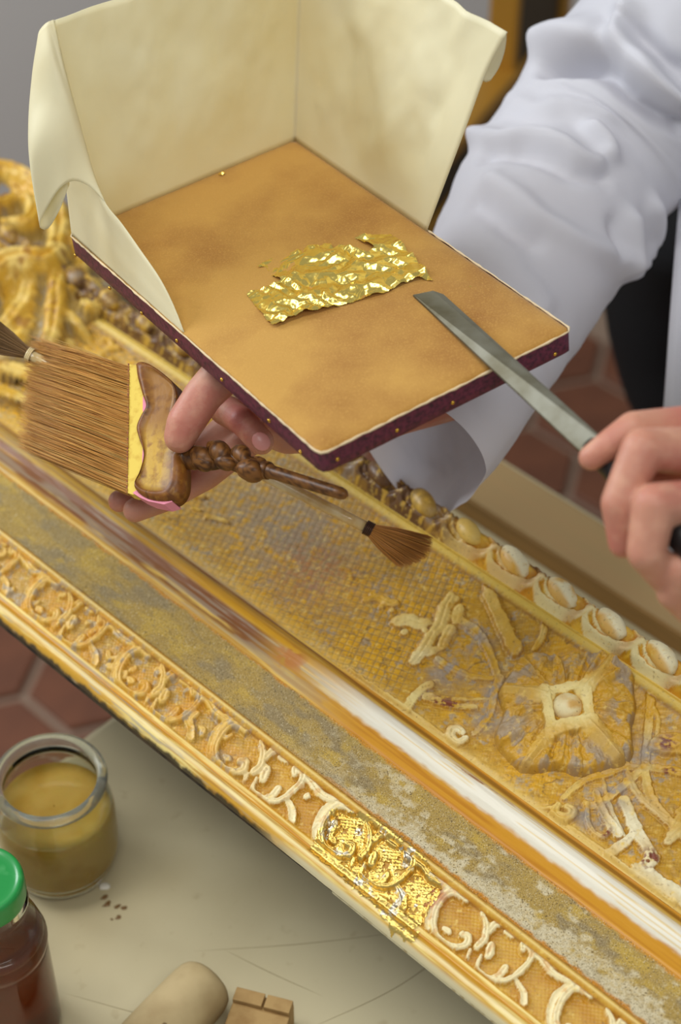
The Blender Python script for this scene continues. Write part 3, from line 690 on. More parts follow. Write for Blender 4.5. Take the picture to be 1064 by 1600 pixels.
def rope_col(U, V, Mk, gap):
    n = fbm(U / 9, V / 6, 201); n2 = fbm(U / 3.5, V / 3, 202); left = sstep(-25, -75, U); mid = sstep(40, -10, U)
    c = np.zeros(U.shape + (3,)) + lin((212, 150, 26)); c = mixc(c, (230, 184, 56), sstep(0.42, 0.62, n))
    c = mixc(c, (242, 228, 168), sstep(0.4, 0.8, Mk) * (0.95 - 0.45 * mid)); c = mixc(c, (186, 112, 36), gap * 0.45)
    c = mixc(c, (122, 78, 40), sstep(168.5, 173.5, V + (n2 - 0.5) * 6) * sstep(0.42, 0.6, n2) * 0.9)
    old = np.zeros(U.shape + (3,)) + lin((104, 72, 40)); old = mixc(old, (150, 112, 48), sstep(0.45, 0.6, n)); old = mixc(old, (214, 172, 66), sstep(0.55, 0.66, n2) * 0.8 * np.clip(Mk + 0.35, 0, 1))
    old = mixc(old, (148, 138, 128), sstep(0.62, 0.72, n) * 0.6)
    l = left[..., None]; return c * (1 - l) + old * l
def c_rope(U, V, H, aux): return rope_col(U, V, aux[0], aux[1])
rope = strip('gadroon_moulding', ugrid(0.8, 1.8), np.concatenate([np.arange(157.6, 174.5, 0.6), np.arange(174.5, 176.9, 0.3), [177.0]]), h_rope, c_rope, M['frame'])
P_ = []
U2 = np.array([-640.0, U_END]); 
v = np.vstack([fw(U2, np.array([177.0, 177.0]), np.array([40.0, 40.0])), fw(U2, np.array([173.0, 173.0]), np.array([2.0, 2.0]))])
mesh('frame_side', v, [(0, 1, 3, 2)], M['dark_wood'], frame, smooth=False)
for k in range(-14, 15):
    e = EGG0 + k * EGGP
    ang = -0.32; ax = np.cos(ang) * FU + np.sin(ang) * FV; ay = -np.sin(ang) * FU + np.cos(ang) * FV
    c = fw(e + 1, 167.6, 60.2)
    rr = np.random.RandomState(k + 40); s = rr.uniform(0.92, 1.06) * (1.0 if e > -30 else 0.9)
    v, f = blob(c, (0.0145 * s, 0.0076 * s, 0.0070 * s), [ax, ay, (0, 0, 1)], 0.12, k + 50)
    tt = ((v - c) @ ax) / 0.0135
    uu = np.zeros(len(v)) + e
    if e < -20: col = rope_col(uu + tt * 13, 166 + 0 * uu, np.full(len(v), 0.75), 0 * uu); col = mixc(col, (226, 190, 90), np.full(len(v), 0.75 if e > -60 else (0.4 if e > -100 else 0.0)))
    else: col = pearlcol(v, (246, 234, 190), (224, 168, 50)); col = mixc(col, (226, 170, 44), sstep(-0.002, -0.005, (v - c) @ ay) * 0.8)
    mesh('gadroon_egg', v, f, M['frame'], rope, cols=col)

# --- gold leaf already laid on the ornament band
GP = np.array([(26.2,-35.7),(46.4,-24.3),(62.6,-21.9),(84.4,-23),(101.4,-27),(113.5,-31.6),(116.3,-43.7),(118.8,-55.3),(123.4,-67.1),(108.3,-69.6),(92.6,-65.3),(70.2,-64.5),(48.3,-64),(33.1,-63.2),(30.6,-51.9)])
def inpoly(x, y, P):
    r = np.zeros(x.shape, bool); j = len(P) - 1
    for i in range(len(P)):
        c = ((P[i, 1] > y) != (P[j, 1] > y)) & (x < (P[j, 0] - P[i, 0]) * (y - P[i, 1]) / (P[j, 1] - P[i, 1] + 1e-12) + P[i, 0]); r ^= c; j = i
    return r
gu = np.arange(GP[:, 0].min() - 2, GP[:, 0].max() + 2, 0.42); gv = np.arange(GP[:, 1].min() - 2, GP[:, 1].max() + 2, 0.42)
def h_gp(U, V):
    Hb = np.where(V < -56.4, prof(V), 0); H2, aux = h_band(U, V); H = np.where(V < -56.4, Hb, H2)
    cr = np.abs(fbm(U / 2.2 + 3, V / 2.2, 301, 3) - 0.5) * 3.4 + np.abs(vnoise(U / 1.1, V / 1.1, 311) - 0.5) * 0.9
    return H + 0.35 + cr * 0.4, aux
def c_gp(U, V, H, a):
    c = np.zeros(U.shape + (3,)) + lin((232, 200, 112)); c = mixc(c, (214, 172, 74), sstep(0.5, 0.7, fbm(U / 6, V / 6, 321)) * 0.6)
    return mixc(c, (214, 208, 190), sstep(0.68, 0.74, fbm(U / 7, V / 7, 331)) * 0.9)
def m_gp(U, V, H, a):
    jit = (fbm(U / 3, V / 3, 341) - 0.5) * 5
    return inpoly(U + jit, V + (fbm(U / 3, V / 3, 351) - 0.5) * 5, GP) & (fbm(U / 2.5, V / 2.5, 361) < 0.70)
gp = strip('laid_gold_leaf', gu, gv, h_gp, c_gp, M['gold_patch'], mask=m_gp); tag(gp, 'bright freshly laid gold leaf')

# --- corner cartouche and the short return rail beyond the corner
CS = []
def cstroke(pts, r0, r1, h, kind='round'): CS.append((pts, r0, r1, h, kind))
cstroke([(-626.1,203.5),(-616,228.8),(-585.3,237.5),(-557,234.2)], 12, 11, 26)
cstroke([(-470.1,176.3),(-469,159.2),(-485.2,147.1),(-493.1,128.3),(-491.4,102.1)], 13, 15, 26)
cstroke([(-569.1,242.9),(-533.1,224.9),(-504.8,203.6),(-479.7,178.5)], 10, 10, 18)
cstroke([(-559.5,175.2),(-565.6,199.8),(-557.9,213.4),(-537.2,206.3),(-527.2,188.1),(-537.5,178.3)], 8, 9, 18)
cstroke([(-592.7,227.8),(-576.3,224.5),(-556.4,224.8)], 7, 8, 18)
cstroke([(-465.6,170.9),(-442.7,148.3),(-420.8,126),(-405.2,104.2)], 9, 8, 13)
cstroke([(-481.8,155.3),(-460.4,131.3),(-452.7,106.2),(-457.6,85.5)], 8, 10, 12)
cstroke([(-437.7,162.5),(-436,175.2),(-416.8,171.5),(-407.8,157.3),(-417.7,154.3)], 6, 5, 12)
cstroke([(-406.1,165.4),(-391.5,168.7),(-374.7,163.4),(-368.5,148.3),(-380.4,147.4)], 6, 5, 11)
cstroke([(-365.5,161.6),(-348.5,162.3),(-331.3,158.2)], 6, 5, 9)
cstroke([(-424.7,76.8),(-411,83.8),(-392.7,87.1)], 7, 6, 9)
cstroke([(-412.6,54.3),(-400.1,62.3),(-382.1,65.6)], 6, 5, 8)
cstroke([(-423.5,141.1),(-387.4,138.6),(-353.2,140.2),(-317.1,139.4)], 4, 4, 8)
cstroke([(-482.1,136.2),(-460,124.3),(-438.6,101.8)], 12, 14, 8)
cstroke([(-504.4,207.5),(-473.9,201.4),(-455.7,184.4)], 10, 8, 12)
def h_corner(U, V):
    H, Mk = stroke_field(U, V, CS)
    n = (fbm(U / 14, V / 14, 401) - 0.5) * 9
    d = np.hypot((U + 500) / 118, (V - 140) / 112); plate = sstep(1.0, 0.72, d)
    base = np.where(V < 176, prof(np.clip(V, 47, 150)), 40)
    return base * plate + np.maximum(H, 0) + (6 + n) * plate + (1 - plate) * np.where(H > 1, 30, -20), (Mk, plate, H)
def c_corner(U, V, H, aux):
    Mk, plate, R = aux; n = fbm(U / 16, V / 16, 411); n2 = fbm(U / 7, V / 7, 412)
    c = np.zeros(U.shape + (3,)) + lin((176, 146, 78)); c = mixc(c, (120, 98, 66), sstep(0.45, 0.7, n) * 0.9); c = mixc(c, (150, 140, 122), sstep(0.55, 0.7, n2) * 0.8)
    c = mixc(c, (212, 166, 52), sstep(0.25, 0.7, Mk)); c = mixc(c, (228, 194, 100), sstep(0.45, 0.62, n) * sstep(0.4, 0.8, Mk)); return mixc(c, (160, 108, 36), sstep(0.58, 0.72, n2) * Mk * 0.8)
strip('corner_cartouche', np.arange(-680, -330, 1.6), np.arange(20, 285, 1.6), h_corner, c_corner, M['frame'], mask=lambda U, V, H, a: (a[2] > 1.0) | (a[1] > 0.03))
# return rail: the same profile turned through the corner (mostly outside the picture)
cv = np.arange(-70, 177.1, 2.0); top_ = fw(np.full(len(cv), U_END), cv, prof(cv)); bot_ = fw(np.full(len(cv), U_END), cv, np.full(len(cv), -0.4))
mesh('end_grain', np.vstack([top_, bot_]), [(i, i + 1, len(cv) + i + 1, len(cv) + i) for i in range(len(cv) - 1)], M['dark_wood'], frame, smooth=False)
qs = np.arange(-70, 177.1, 2.0); ts = np.linspace(0, 430, 60)
Q, T_ = np.meshgrid(qs, ts); Ur = -390 - Q; Vr = np.minimum(Q, 0) * 0 - (Ur + 390) - T_
Hr = prof(Q); cr = c_ground(T_, Q)[0]
mesh('return_rail', fw(Ur, Vr, Hr - 0.6).reshape(-1, 3), grid_faces(len(ts), len(qs)), M['frame'], frame, cols=cr)

# ------------------------------------------------------------------ gilder's cushion
PAD = dict(c=(-0.0206,0.9206,0.4168),a=(-0.5535,0.8258,-0.1079),b=(0.8272,0.5602,0.044),n=(-0.0968,0.0648,0.9932),la=0.2918,lb=0.1714)
pc_, pa, pb, pn = (np.array(PAD[k]) for k in 'cabn'); LA, LB = PAD['la'], PAD['lb']; PT = 0.0148
def padw(i, j, h):
    """pad coordinates: i, j in -1..1 along its long and short side, h metres above the leather"""
    i = np.asarray(i, float)[..., None]; j = np.asarray(j, float)[..., None]; h = np.asarray(h, float)[..., None]
    return pc_ + pa * i * LA / 2 + pb * j * LB / 2 + pn * h
pad = empty('gilders_cushion', tuple(pc_ - pn * PT))
tag(pad, 'tan leather gilding cushion edged in maroon with an upright parchment screen', 'cushion')
def rrect(r, n=6, inset=0.0):
    hx, hy = LA / 2 - inset, LB / 2 - inset; o = []
    for cx, cy, a0 in ((hx - r, hy - r, 0), (-hx + r, hy - r, 90), (-hx + r, -hy + r, 180), (hx - r, -hy + r, 270)):
        for k in range(n + 1):
            a = math.radians(a0 + 90 * k / n); o.append((cx + r * math.cos(a), cy + r * math.sin(a)))
    p = np.array(o + [o[0]]); d = np.concatenate([[0], np.cumsum(np.linalg.norm(np.diff(p, axis=0), axis=1))])
    s = np.linspace(0, d[-1], 241)[:-1]; return np.stack([np.interp(s, d, p[:, 0]), np.interp(s, d, p[:, 1])], -1)
def pw2(p, h): return pc_ + p[:, :1] * pa + p[:, 1:] * pb + np.asarray(h).reshape(-1, 1) * pn
rings = []
for k, (ins, h) in enumerate([(0.0006, -0.0012), (0.0012, -0.0002), (0.004, 0.0006), (0.012, 0.0014), (0.03, 0.0022), (0.055, 0.0028)]):
    q = rrect(max(0.0045 - ins, 0.0008), 6, ins); n = (fbm(q[:, 0] * 40, q[:, 1] * 40, 501) - 0.5) * 0.0014 * min(k / 3, 1); rings.append(pw2(q, h + n))
v = np.vstack(rings); F = [tuple(q) for q in grid_faces(len(rings), 240, wrap=True)] + [tuple((len(rings) - 1) * 240 + i for i in range(240))]
mesh('leather_top', v, F, M['leather'], pad)
rings = [pw2(rrect(0.0045), h) for h in (-0.0006, -0.004, -0.009, -PT + 0.001)] + [pw2(rrect(0.004, 6, 0.001), -PT), pw2(rrect(0.003, 6, 0.012), -PT)]
F = [tuple(q) for q in grid_faces(len(rings), 240, wrap=True)] + [tuple((len(rings) - 1) * 240 + i for i in range(240))]
mesh('edge_band', np.vstack(rings), F, M['maroon'], pad)
q = rrect(0.0045, 6, -0.0001); rs = np.random.RandomState(8)
path = pw2(q, -0.0004 + rs.uniform(-0.0003, 0.0003, 240)); path = np.vstack([path, path[:1]])
v, f = tube(path, rs.uniform(0.00035, 0.00085, 241), 6, False); mesh('raw_edge', v, f, M['cord'], pad)
def tackm(p, n):
    n = n / np.linalg.norm(n); a = np.cross(n, [0, 0, 1.0]); a /= np.linalg.norm(a); return blob(np.array(p) + n * 0.0002, (0.0013, 0.0013, 0.0009), [a, np.cross(n, a), n], nu=12, nv=7)
for p in ((-0.1687,0.989,0.3832), (-0.1432,0.951,0.3864), (-0.1202,0.9164,0.3941), (-0.0962,0.8804,0.4021), (-0.0676,0.8378,0.4082), (-0.0393,0.7954,0.4145), (-0.0216,0.7692,0.415)):
    mesh('tack', *tackm(p, -pb), M['brass'], pad)
for p in ((-0.0017,0.7572,0.4209), (0.0307,0.779,0.4221), (0.0618,0.8001,0.4236), (0.1213,0.8402,0.4251)):
    mesh('tack', *tackm(p, -pa), M['brass'], pad)

# parchment screen: a back wall, a right wall and a left wall whose corner rolls outward
def coons(A, B, L, R, n, m):
    """A bottom, B top (left to right); L left, R right (bottom to top)"""
    A, B = catmull(A, n), catmull(B, n); L, R = catmull(L, m), catmull(R, m)
    s = np.linspace(0, 1, n)[None, :, None]; t = np.linspace(0, 1, m)[:, None, None]
    P = (1 - t) * A[None] + t * B[None] + (1 - s) * L[:, None] + s * R[:, None]
    return P - ((1 - s) * (1 - t) * A[0] + s * (1 - t) * A[-1] + (1 - s) * t * B[0] + s * t * B[-1])
KB = [(-0.1706,0.9893,0.4014), (-0.1701,0.9942,0.4361), (-0.1697,0.999,0.4715), (-0.1699,1.0032,0.5045), (-0.1701,1.0062,0.5278), (-0.1684,1.0087,0.539)]
BC = [(-0.0297,1.0847,0.4089), (-0.0283,1.0911,0.4506), (-0.0265,1.0979,0.4931), (-0.0247,1.1057,0.5441)]
w3 = lambda i, j, h=-0.0006: tuple(padw(i, j, h))
WI, WJ = 0.986, 0.985
KB[0] = w3(WI, -WJ); BC[0] = w3(WI, WJ)
back = coons([w3(WI, -WJ), w3(WI, -0.4), w3(WI, 0.3), w3(WI, WJ)], [(-0.1684,1.0087,0.539), (-0.1342,1.0317,0.5394), (-0.0825,1.0666,0.5413), (-0.0247,1.1057,0.5441)], KB, BC, 60, 30)
n_ = (fbm(np.arange(60)[None, :] / 11, np.arange(30)[:, None] / 11, 601) - 0.5) * sstep(0, 12, np.arange(30))[:, None] * sstep(0, 8, np.arange(60))[None, :] * sstep(59, 50, np.arange(60))[None, :]
back = back + n_[..., None] * pa * 0.010
rb0 = np.array((0.0558,0.9651,0.4214)); ri = float((rb0 - pc_) @ pa / (LA / 2))
right = coons([w3(WI, WJ), w3(WI * 0.65 + ri * 0.35, WJ), w3(WI * 0.3 + ri * 0.7, WJ), w3(ri, WJ)], [(-0.0247,1.1057,0.5441), (0.0109,1.0734,0.547), (0.0584,1.004,0.5599), (0.0927,0.952,0.5645)], BC,
              [w3(ri, WJ), (0.0653,0.9572,0.4711), (0.0752,0.9564,0.5078), (0.083,0.9561,0.5368), (0.0927,0.952,0.5645)], 50, 30)
n_ = (fbm(np.arange(50)[None, :] / 10 + 7, np.arange(30)[:, None] / 10, 611) - 0.5) * sstep(0, 10, np.arange(30))[:, None] * sstep(0, 12, np.arange(50))[None, :] * sstep(49, 40, np.arange(50))[None, :]
right = right + n_[..., None] * pb * 0.012
curl = coons([(0.0804,0.9576,0.5308), (0.0825,0.9545,0.5311), (0.0851,0.9515,0.5338)], [(0.0924,0.9524,0.5643), (0.0925,0.9522,0.5644), (0.0927,0.9519,0.5642)], [(0.0804,0.9576,0.5308), (0.086,0.9552,0.5464), (0.0924,0.9524,0.5643)], [(0.0858,0.9595,0.5289), (0.0903,0.9624,0.5355), (0.0927,0.9599,0.5477), (0.0927,0.9519,0.5642)], 10, 20)
LB_ = [(-0.0937,0.8806,0.4063), (-0.0974,0.8879,0.421), (-0.1059,0.9019,0.4304), (-0.119,0.9224,0.437), (-0.1307,0.9407,0.4423), (-0.1411,0.9552,0.4468), (-0.1484,0.9677,0.4603), (-0.1557,0.9818,0.4871), (-0.1628,0.9956,0.5135), (-0.1684,1.0087,0.539)]
li = float((np.array((-0.0929,0.8737,0.4128)) - pc_) @ pa / (LA / 2)); LB_[0] = w3(li, -WJ)
left = coons([w3(li, -WJ), w3(li * 0.7 + WI * 0.3, -WJ), w3(li * 0.35 + WI * 0.65, -WJ), w3(WI, -WJ)], LB_, [w3(li, -WJ), w3(li, -WJ, 0.0006)], KB, 60, 44)
ROLL = [[(-0.1411,0.9552,0.4468), (-0.1467,0.9589,0.4526), (-0.1533,0.9604,0.4575), (-0.1606,0.9591,0.4603), (-0.1683,0.9559,0.4566), (-0.1775,0.9554,0.442), (-0.1822,0.9544,0.4325), (-0.1814,0.9562,0.4274), (-0.1777,0.9578,0.4271), (-0.1701,0.9567,0.4402), (-0.1647,0.9607,0.4514), (-0.1632,0.9642,0.4545)],
        [(-0.1484,0.9677,0.4603), (-0.1522,0.9692,0.4702), (-0.1575,0.9692,0.4793), (-0.1643,0.9675,0.4857), (-0.1723,0.9653,0.4863), (-0.1804,0.9642,0.4799), (-0.1849,0.9645,0.4707), (-0.185,0.9711,0.4626), (-0.1793,0.9735,0.4647), (-0.1715,0.9735,0.4729), (-0.1658,0.9743,0.4777), (-0.1632,0.9744,0.4803)],
        [(-0.1557,0.9818,0.4871), (-0.1581,0.9812,0.4964), (-0.1619,0.9804,0.5038), (-0.168,0.9811,0.5069), (-0.176,0.9819,0.5038), (-0.1825,0.9818,0.4968), (-0.1856,0.9822,0.4896), (-0.1851,0.9863,0.4842), (-0.1811,0.9894,0.4858), (-0.1742,0.9887,0.4925), (-0.1693,0.9889,0.4959), (-0.1668,0.989,0.4976)],
        [(-0.1628,0.9956,0.5135), (-0.164,0.9945,0.5194), (-0.1664,0.9948,0.5226), (-0.1696,0.9928,0.5255), (-0.1753,0.9938,0.5223), (-0.1803,0.9952,0.5163), (-0.1825,0.9962,0.5115), (-0.1824,1.0009,0.5068), (-0.1792,1.0018,0.5089), (-0.1738,0.9996,0.5145), (-0.1703,0.9983,0.5171), (-0.1686,0.9977,0.5183)],
        [(-0.1684,1.0087,0.539), (-0.1685,1.0072,0.5403), (-0.1696,1.0071,0.5399), (-0.1714,1.0062,0.5396), (-0.1744,1.0068,0.5368), (-0.1771,1.0068,0.5334), (-0.178,1.0061,0.5312), (-0.1779,1.0092,0.5286), (-0.1761,1.0085,0.5307), (-0.1735,1.0086,0.5332), (-0.1717,1.0079,0.5353), (-0.171,1.0087,0.5357)]]
rows = np.array([catmull(r, 48) for r in ROLL]); tt = np.array([0, 0.25, 0.5, 0.75, 1.0])
roll = np.stack([catmull(rows[:, k], 40) for k in range(48)], 1)
allp = []
for g in (back, right, curl, left, roll): allp.append((g.reshape(-1, 3), [tuple(q) for q in grid_faces(g.shape[0], g.shape[1])]))
v, f = join(allp)
ps = mesh('parchment_screen', v, f, M['parchment'], pad)
bm = bmesh.new(); bm.from_mesh(ps.data); bmesh.ops.remove_doubles(bm, verts=bm.verts, dist=0.0003); bmesh.ops.recalc_face_normals(bm, faces=bm.faces)
bm.to_mesh(ps.data); bm.free()
ps.data.polygons.foreach_set('use_smooth', np.ones(len(ps.data.polygons), bool))
modify(ps, SOLIDIFY=dict(thickness=0.0005, offset=0))

# loose gold leaf on the leather
GL = np.array([(-0.0559,0.9048,0.4144), (-0.0484,0.9085,0.4149), (-0.0351,0.9141,0.4158), (-0.0411,0.9218,0.4147), (-0.0449,0.932,0.4137), (-0.0503,0.9313,0.4132), (-0.0443,0.9403,0.4132), (-0.032,0.9463,0.414), (-0.0055,0.9517,0.4163), (-0.0039,0.9444,0.4169), (0.0051,0.9445,0.4178), (0.0101,0.941,0.4185), (0.017,0.9372,0.4194), (0.0209,0.9415,0.4195), (0.0148,0.9488,0.4184), (0.0086,0.9569,0.4173), (0.031,0.9594,0.4193), (0.0365,0.9471,0.4207), (0.0453,0.9289,0.4227), (0.0551,0.903,0.4253), (0.0465,0.9062,0.4243), (0.0362,0.9016,0.4236), (0.0255,0.8931,0.4231), (0.003,0.8849,0.4215), (-0.0231,0.8754,0.4195), (-0.0389,0.8672,0.4185)])
loc = np.stack([(GL - pc_) @ pa, (GL - pc_) @ pb], -1)
gx = np.arange(loc[:, 0].min() - 0.002, loc[:, 0].max() + 0.002, 0.0005); gy = np.arange(loc[:, 1].min() - 0.002, loc[:, 1].max() + 0.002, 0.0005)
X, Y = np.meshgrid(gx, gy)
jx = (fbm(X * 500, Y * 500, 701) - 0.5) * 0.0007
mk = inpoly(X + jx, Y + jx, loc); mk = mk[:-1, :-1] & mk[1:, :-1] & mk[:-1, 1:] & mk[1:, 1:]
wx = (fbm(X * 60, Y * 60, 721) - 0.5) * 0.016; wy = (fbm(X * 60 + 9, Y * 60, 722) - 0.5) * 0.016
Hc = 0
for fq, an, sl, sd in ((45, 0.5, 0.26, 1), (70, 2.1, 0.28, 2), (100, 1.2, 0.30, 3), (140, 2.8, 0.26, 4), (210, 0.1, 0.16, 5)):
    t = ((X + wx) * math.cos(an) + (Y + wy) * math.sin(an)) * fq + 1.5 * fbm(X * fq * 0.3, Y * fq * 0.3, 730 + sd, 1)
    Hc = Hc + np.abs((t % 1) - 0.5) * 2 * sl / fq * 0.9 * sstep(0.3, 0.6, fbm(X * fq * 0.35 + sd, Y * fq * 0.35, 740 + sd, 2))
Hc = Hc * 0.55
v = pc_ + X.reshape(-1, 1) * pa + Y.reshape(-1, 1) * pb + (Hc.reshape(-1, 1) + 0.0021) * pn
v, F, _ = compact(v, grid_faces(len(gy), len(gx), mk))
gl = mesh('gold_leaf_sheet', v, F, M['gold'], None, origin=tuple(pc_ + pn * 0.003), smooth=True)
tag(gl, 'crumpled torn sheet of gold leaf lying on the tan leather cushion', 'gold leaf')
def flake(centre, r, seed, label, group='stray flakes of gold leaf', mt='gold', up=None):
    rr = np.random.RandomState(seed); n = 9; a = np.linspace(0, 2 * np.pi, n, endpoint=False); rad = r * rr.uniform(0.45, 1.2, n)
    e1 = pa; e2 = pb; up_ = pn if up is None else np.array(up, float)
    if up is not None:
        e1 = np.cross(up_, [0.3, 0.2, 0.9]); e1 /= np.linalg.norm(e1); e2 = np.cross(up_, e1)
    c = np.array(centre)
    top = np.array([c + rad[i] * (math.cos(a[i]) * e1 + 1.5 * math.sin(a[i]) * e2) + up_ * r * rr.uniform(0.1, 0.5) for i in range(n)])
    V_ = np.vstack([top, top - up_ * 0.00015, [c + up_ * r * 0.6], [c]])
    F_ = [(i, (i + 1) % n, 2 * n) for i in range(n)] + [(n + (i + 1) % n, n + i, 2 * n + 1) for i in range(n)] + [(i, n + i, n + (i + 1) % n, (i + 1) % n) for i in range(n)]
    o = mesh('gold_flake' if mt == 'gold' else 'glue_crumb', V_, F_, M[mt], None, smooth=False, origin=tuple(c))
    tag(o, label, 'flake' if mt == 'gold' else 'crumb', group)
flake((-0.077,1.0477,0.4048), 0.0024, 1, 'largest stray gold flake, on the cushion near the back parchment wall')
flake((-0.0977,0.9641,0.4081), 0.0008, 2, 'tiny gold flake beside the left parchment wall on the leather')
flake((-0.0797,0.9246,0.4126), 0.0011, 3, 'small gold flake left of the torn gold leaf sheet')
flake((-0.0869,1.0056,0.4064), 0.0009, 4, 'tiny gold flake between the back wall and the left wall of parchment')
flake((0.0489,0.9719,0.4213), 0.0010, 5, 'small gold flake at the foot of the right parchment wall')
flake((-0.0015,0.8692,0.4241), 0.0007, 6, 'tiny gold flake in front of the torn gold leaf sheet')
flake((0.0757,0.8965,0.4294), 0.0006, 7, 'tiny gold flake near the right edge of the leather')
flake((0.0873,0.8608,0.4327), 0.0006, 8, 'tiny gold flake between the knife blade and the right corner of the leather')

# ------------------------------------------------------------------ gilding knife
kn = empty('gilding_knife', (0.129,0.7293,0.457))
tag(kn, 'long straight steel gilding knife with its tip on the leather cushion', 'knife')
eL = [np.array((0.0421,0.8889,0.4287)), np.array((0.1231,0.7304,0.451))]; eR = [np.array((0.0596,0.8876,0.4302)), np.array((0.1325,0.7313,0.4605))]
d0 = eL[1] - eL[0]; wv_ = eR[0] - eL[0]; bn = np.cross(wv_, d0); bn /= np.linalg.norm(bn); bn = bn if bn[2] > 0 else -bn
tipm = np.array((0.0537,0.891,0.4301))
outl = [eL[0], tipm, eR[0], eR[1] + d0 * 0.12, eL[1] + d0 * 0.12]
def slab(outline, n, th, bevel_edge=0.0007):
    o = np.array(outline); c = o.mean(0); k = len(o); ins = o + (c - o) / np.linalg.norm(c - o, axis=1)[:, None] * bevel_edge
    V_ = np.vstack([ins + n * th, o, ins - n * th * 0.4]); F_ = [tuple(q) for q in grid_faces(3, k, wrap=True)] + [tuple(range(k))[::-1], tuple(2 * k + i for i in range(k))]
    return V_, F_
mesh('blade', *slab(outl, bn, 0.0010), M['steel'], kn, smooth=False)
hp = catmull([np.array((0.1279,0.7281,0.4572)), np.array((0.1453,0.6979,0.4578)), np.array((0.1692,0.6592,0.4567)), np.array((0.1854,0.6319,0.4574))], 16)
v, f = tube(hp, np.interp(np.arange(16), [0, 1, 4, 10, 14, 15], [0.005, 0.0062, 0.0072, 0.0085, 0.008, 0.005]), 12)
mesh('handle', v, f, M['black'], kn)

# ------------------------------------------------------------------ broad gilder's brush
br = empty('flat_gilders_brush', (-0.1093,0.8621,0.3383))
tag(br, 'broad flat ox hair brush with carved varnished wooden handle held under the cushion', 'brush')
fx = np.array((-0.0893,0.8589,0.3464)) - np.array((-0.13,0.8738,0.333)); fx /= np.linalg.norm(fx)
fy = np.array((-0.111,0.9002,0.3515)) - np.array((-0.1091,0.8579,0.3368)); fy -= fx * (fy @ fx); fy /= np.linalg.norm(fy); fn = np.cross(fx, fy); fn = fn if fn[2] > 0 else -fn
h0, h1 = np.array((-0.1296,0.9162,0.351)), np.array((-0.1265,0.8326,0.3215)); t0, t1 = np.array((-0.1984,0.9615,0.337)), np.array((-0.2003,0.8892,0.3073))
rs = np.random.RandomState(21); NH = 2600; HV = []; HF = []; HC = []
for k in range(NH):
    s = rs.uniform(0, 1); d = rs.uniform(-0.0032, 0.0032); a = h0 * (1 - s) + h1 * s + fn * d
    s2 = s + rs.normal(0, 0.012) + (0.03 * rs.normal() if s < 0.1 else 0); b = t0 * (1 - s2) + t1 * s2 + fn * (d * 1.6 + rs.normal(0, 0.0012)); L_ = rs.uniform(0.86, 1.03)
    b = a + (b - a) * L_; mid = (a + b) / 2 + fn * rs.normal(0.0012, 0.001) + fy * rs.normal(0, 0.0005)
    r = 0.00021; base = len(HV)
    for q, rad in ((a, r), (mid, r), (b, r * 0.35)):
        for e in (fy * rad, -fy * rad * 0.6 + fn * rad, -fy * rad * 0.6 - fn * rad): HV.append(q + e)
    for j in range(2):
        for i in range(3): HF.append((base + j * 3 + i, base + j * 3 + (i + 1) % 3, base + j * 3 + 3 + (i + 1) % 3, base + j * 3 + 3 + i))
    tone = rs.uniform(0, 1); c0 = lin((222, 168, 82)) * (1 - tone) + lin((176, 116, 48)) * tone
    if rs.uniform() < 0.12: c0 = lin((206, 166, 92))
    HC += [c0] * 9
bro = mesh('bristles', np.array(HV), np.array(HF), M['hair'], br, smooth=False, cols=np.array(HC)); tag(bro, kind='stuff')
def extr(out2, h_lo, h_hi):
    o = np.array(out2); k = len(o); return np.vstack([o + fn * h_hi, o + fn * h_lo]), [tuple(range(k)), tuple(range(2 * k - 1, k - 1, -1))] + [(i, k + i, k + (i + 1) % k, (i + 1) % k) for i in range(k)]
mesh('yellow_card', *extr([(-0.1299,0.9181,0.3498), (-0.1244,0.9157,0.3513), (-0.1144,0.8847,0.3442), (-0.1091,0.8579,0.3368), (-0.1117,0.8283,0.3251), (-0.123,0.8315,0.3209), (-0.1267,0.834,0.3201), (-0.1283,0.8752,0.3343)], -0.004, 0.0042), M['card'], br, smooth=False)
mesh('thread_edge', *extr([(-0.1302,0.9187,0.3499), (-0.1295,0.9184,0.3501), (-0.1261,0.8334,0.3201), (-0.1268,0.8337,0.3199)], -0.0043, 0.0045), mat('red_thread', (126, 52, 30)), br, smooth=False)
mesh('pink_lining', *extr([(-0.1226,0.8322,0.3213), (-0.1176,0.834,0.3244), (-0.1175,0.8487,0.3296), (-0.1177,0.8611,0.334), (-0.1192,0.8678,0.3358), (-0.1187,0.8821,0.3413), (-0.1192,0.8927,0.345), (-0.1164,0.893,0.3464), (-0.1093,0.8621,0.3383), (-0.0975,0.8175,0.3281), (-0.1026,0.8177,0.3257), (-0.1123,0.8232,0.323), (-0.118,0.8277,0.3219)], -0.0062, 0.0048), M['pink'], br, smooth=False)
head = catmull([(-0.1246,0.9158,0.3513), (-0.1231,0.9068,0.3485), (-0.1193,0.894,0.3455), (-0.116,0.8845,0.3434), (-0.119,0.8793,0.3401), (-0.1215,0.8727,0.3365), (-0.1195,0.865,0.3346), (-0.1163,0.8564,0.333), (-0.1151,0.8499,0.3311), (-0.1171,0.8412,0.3271), (-0.1204,0.8342,0.3231), (-0.1165,0.828,0.3227), (-0.1099,0.8228,0.324), (-0.1019,0.8191,0.3265), (-0.0952,0.8183,0.3294), (-0.0911,0.8237,0.3332), (-0.0908,0.8349,0.3373), (-0.0915,0.8425,0.3396), (-0.0888,0.8456,0.3419), (-0.09,0.855,0.3447), (-0.0935,0.8637,0.3462), (-0.0954,0.8736,0.3488), (-0.0949,0.8817,0.352), (-0.0969,0.8899,0.3542), (-0.1028,0.8985,0.3546), (-0.1114,0.9084,0.3544), (-0.1173,0.9139,0.3538), (-0.122,0.9165,0.3527), (-0.1246,0.916,0.3514)], 160)[:-1]
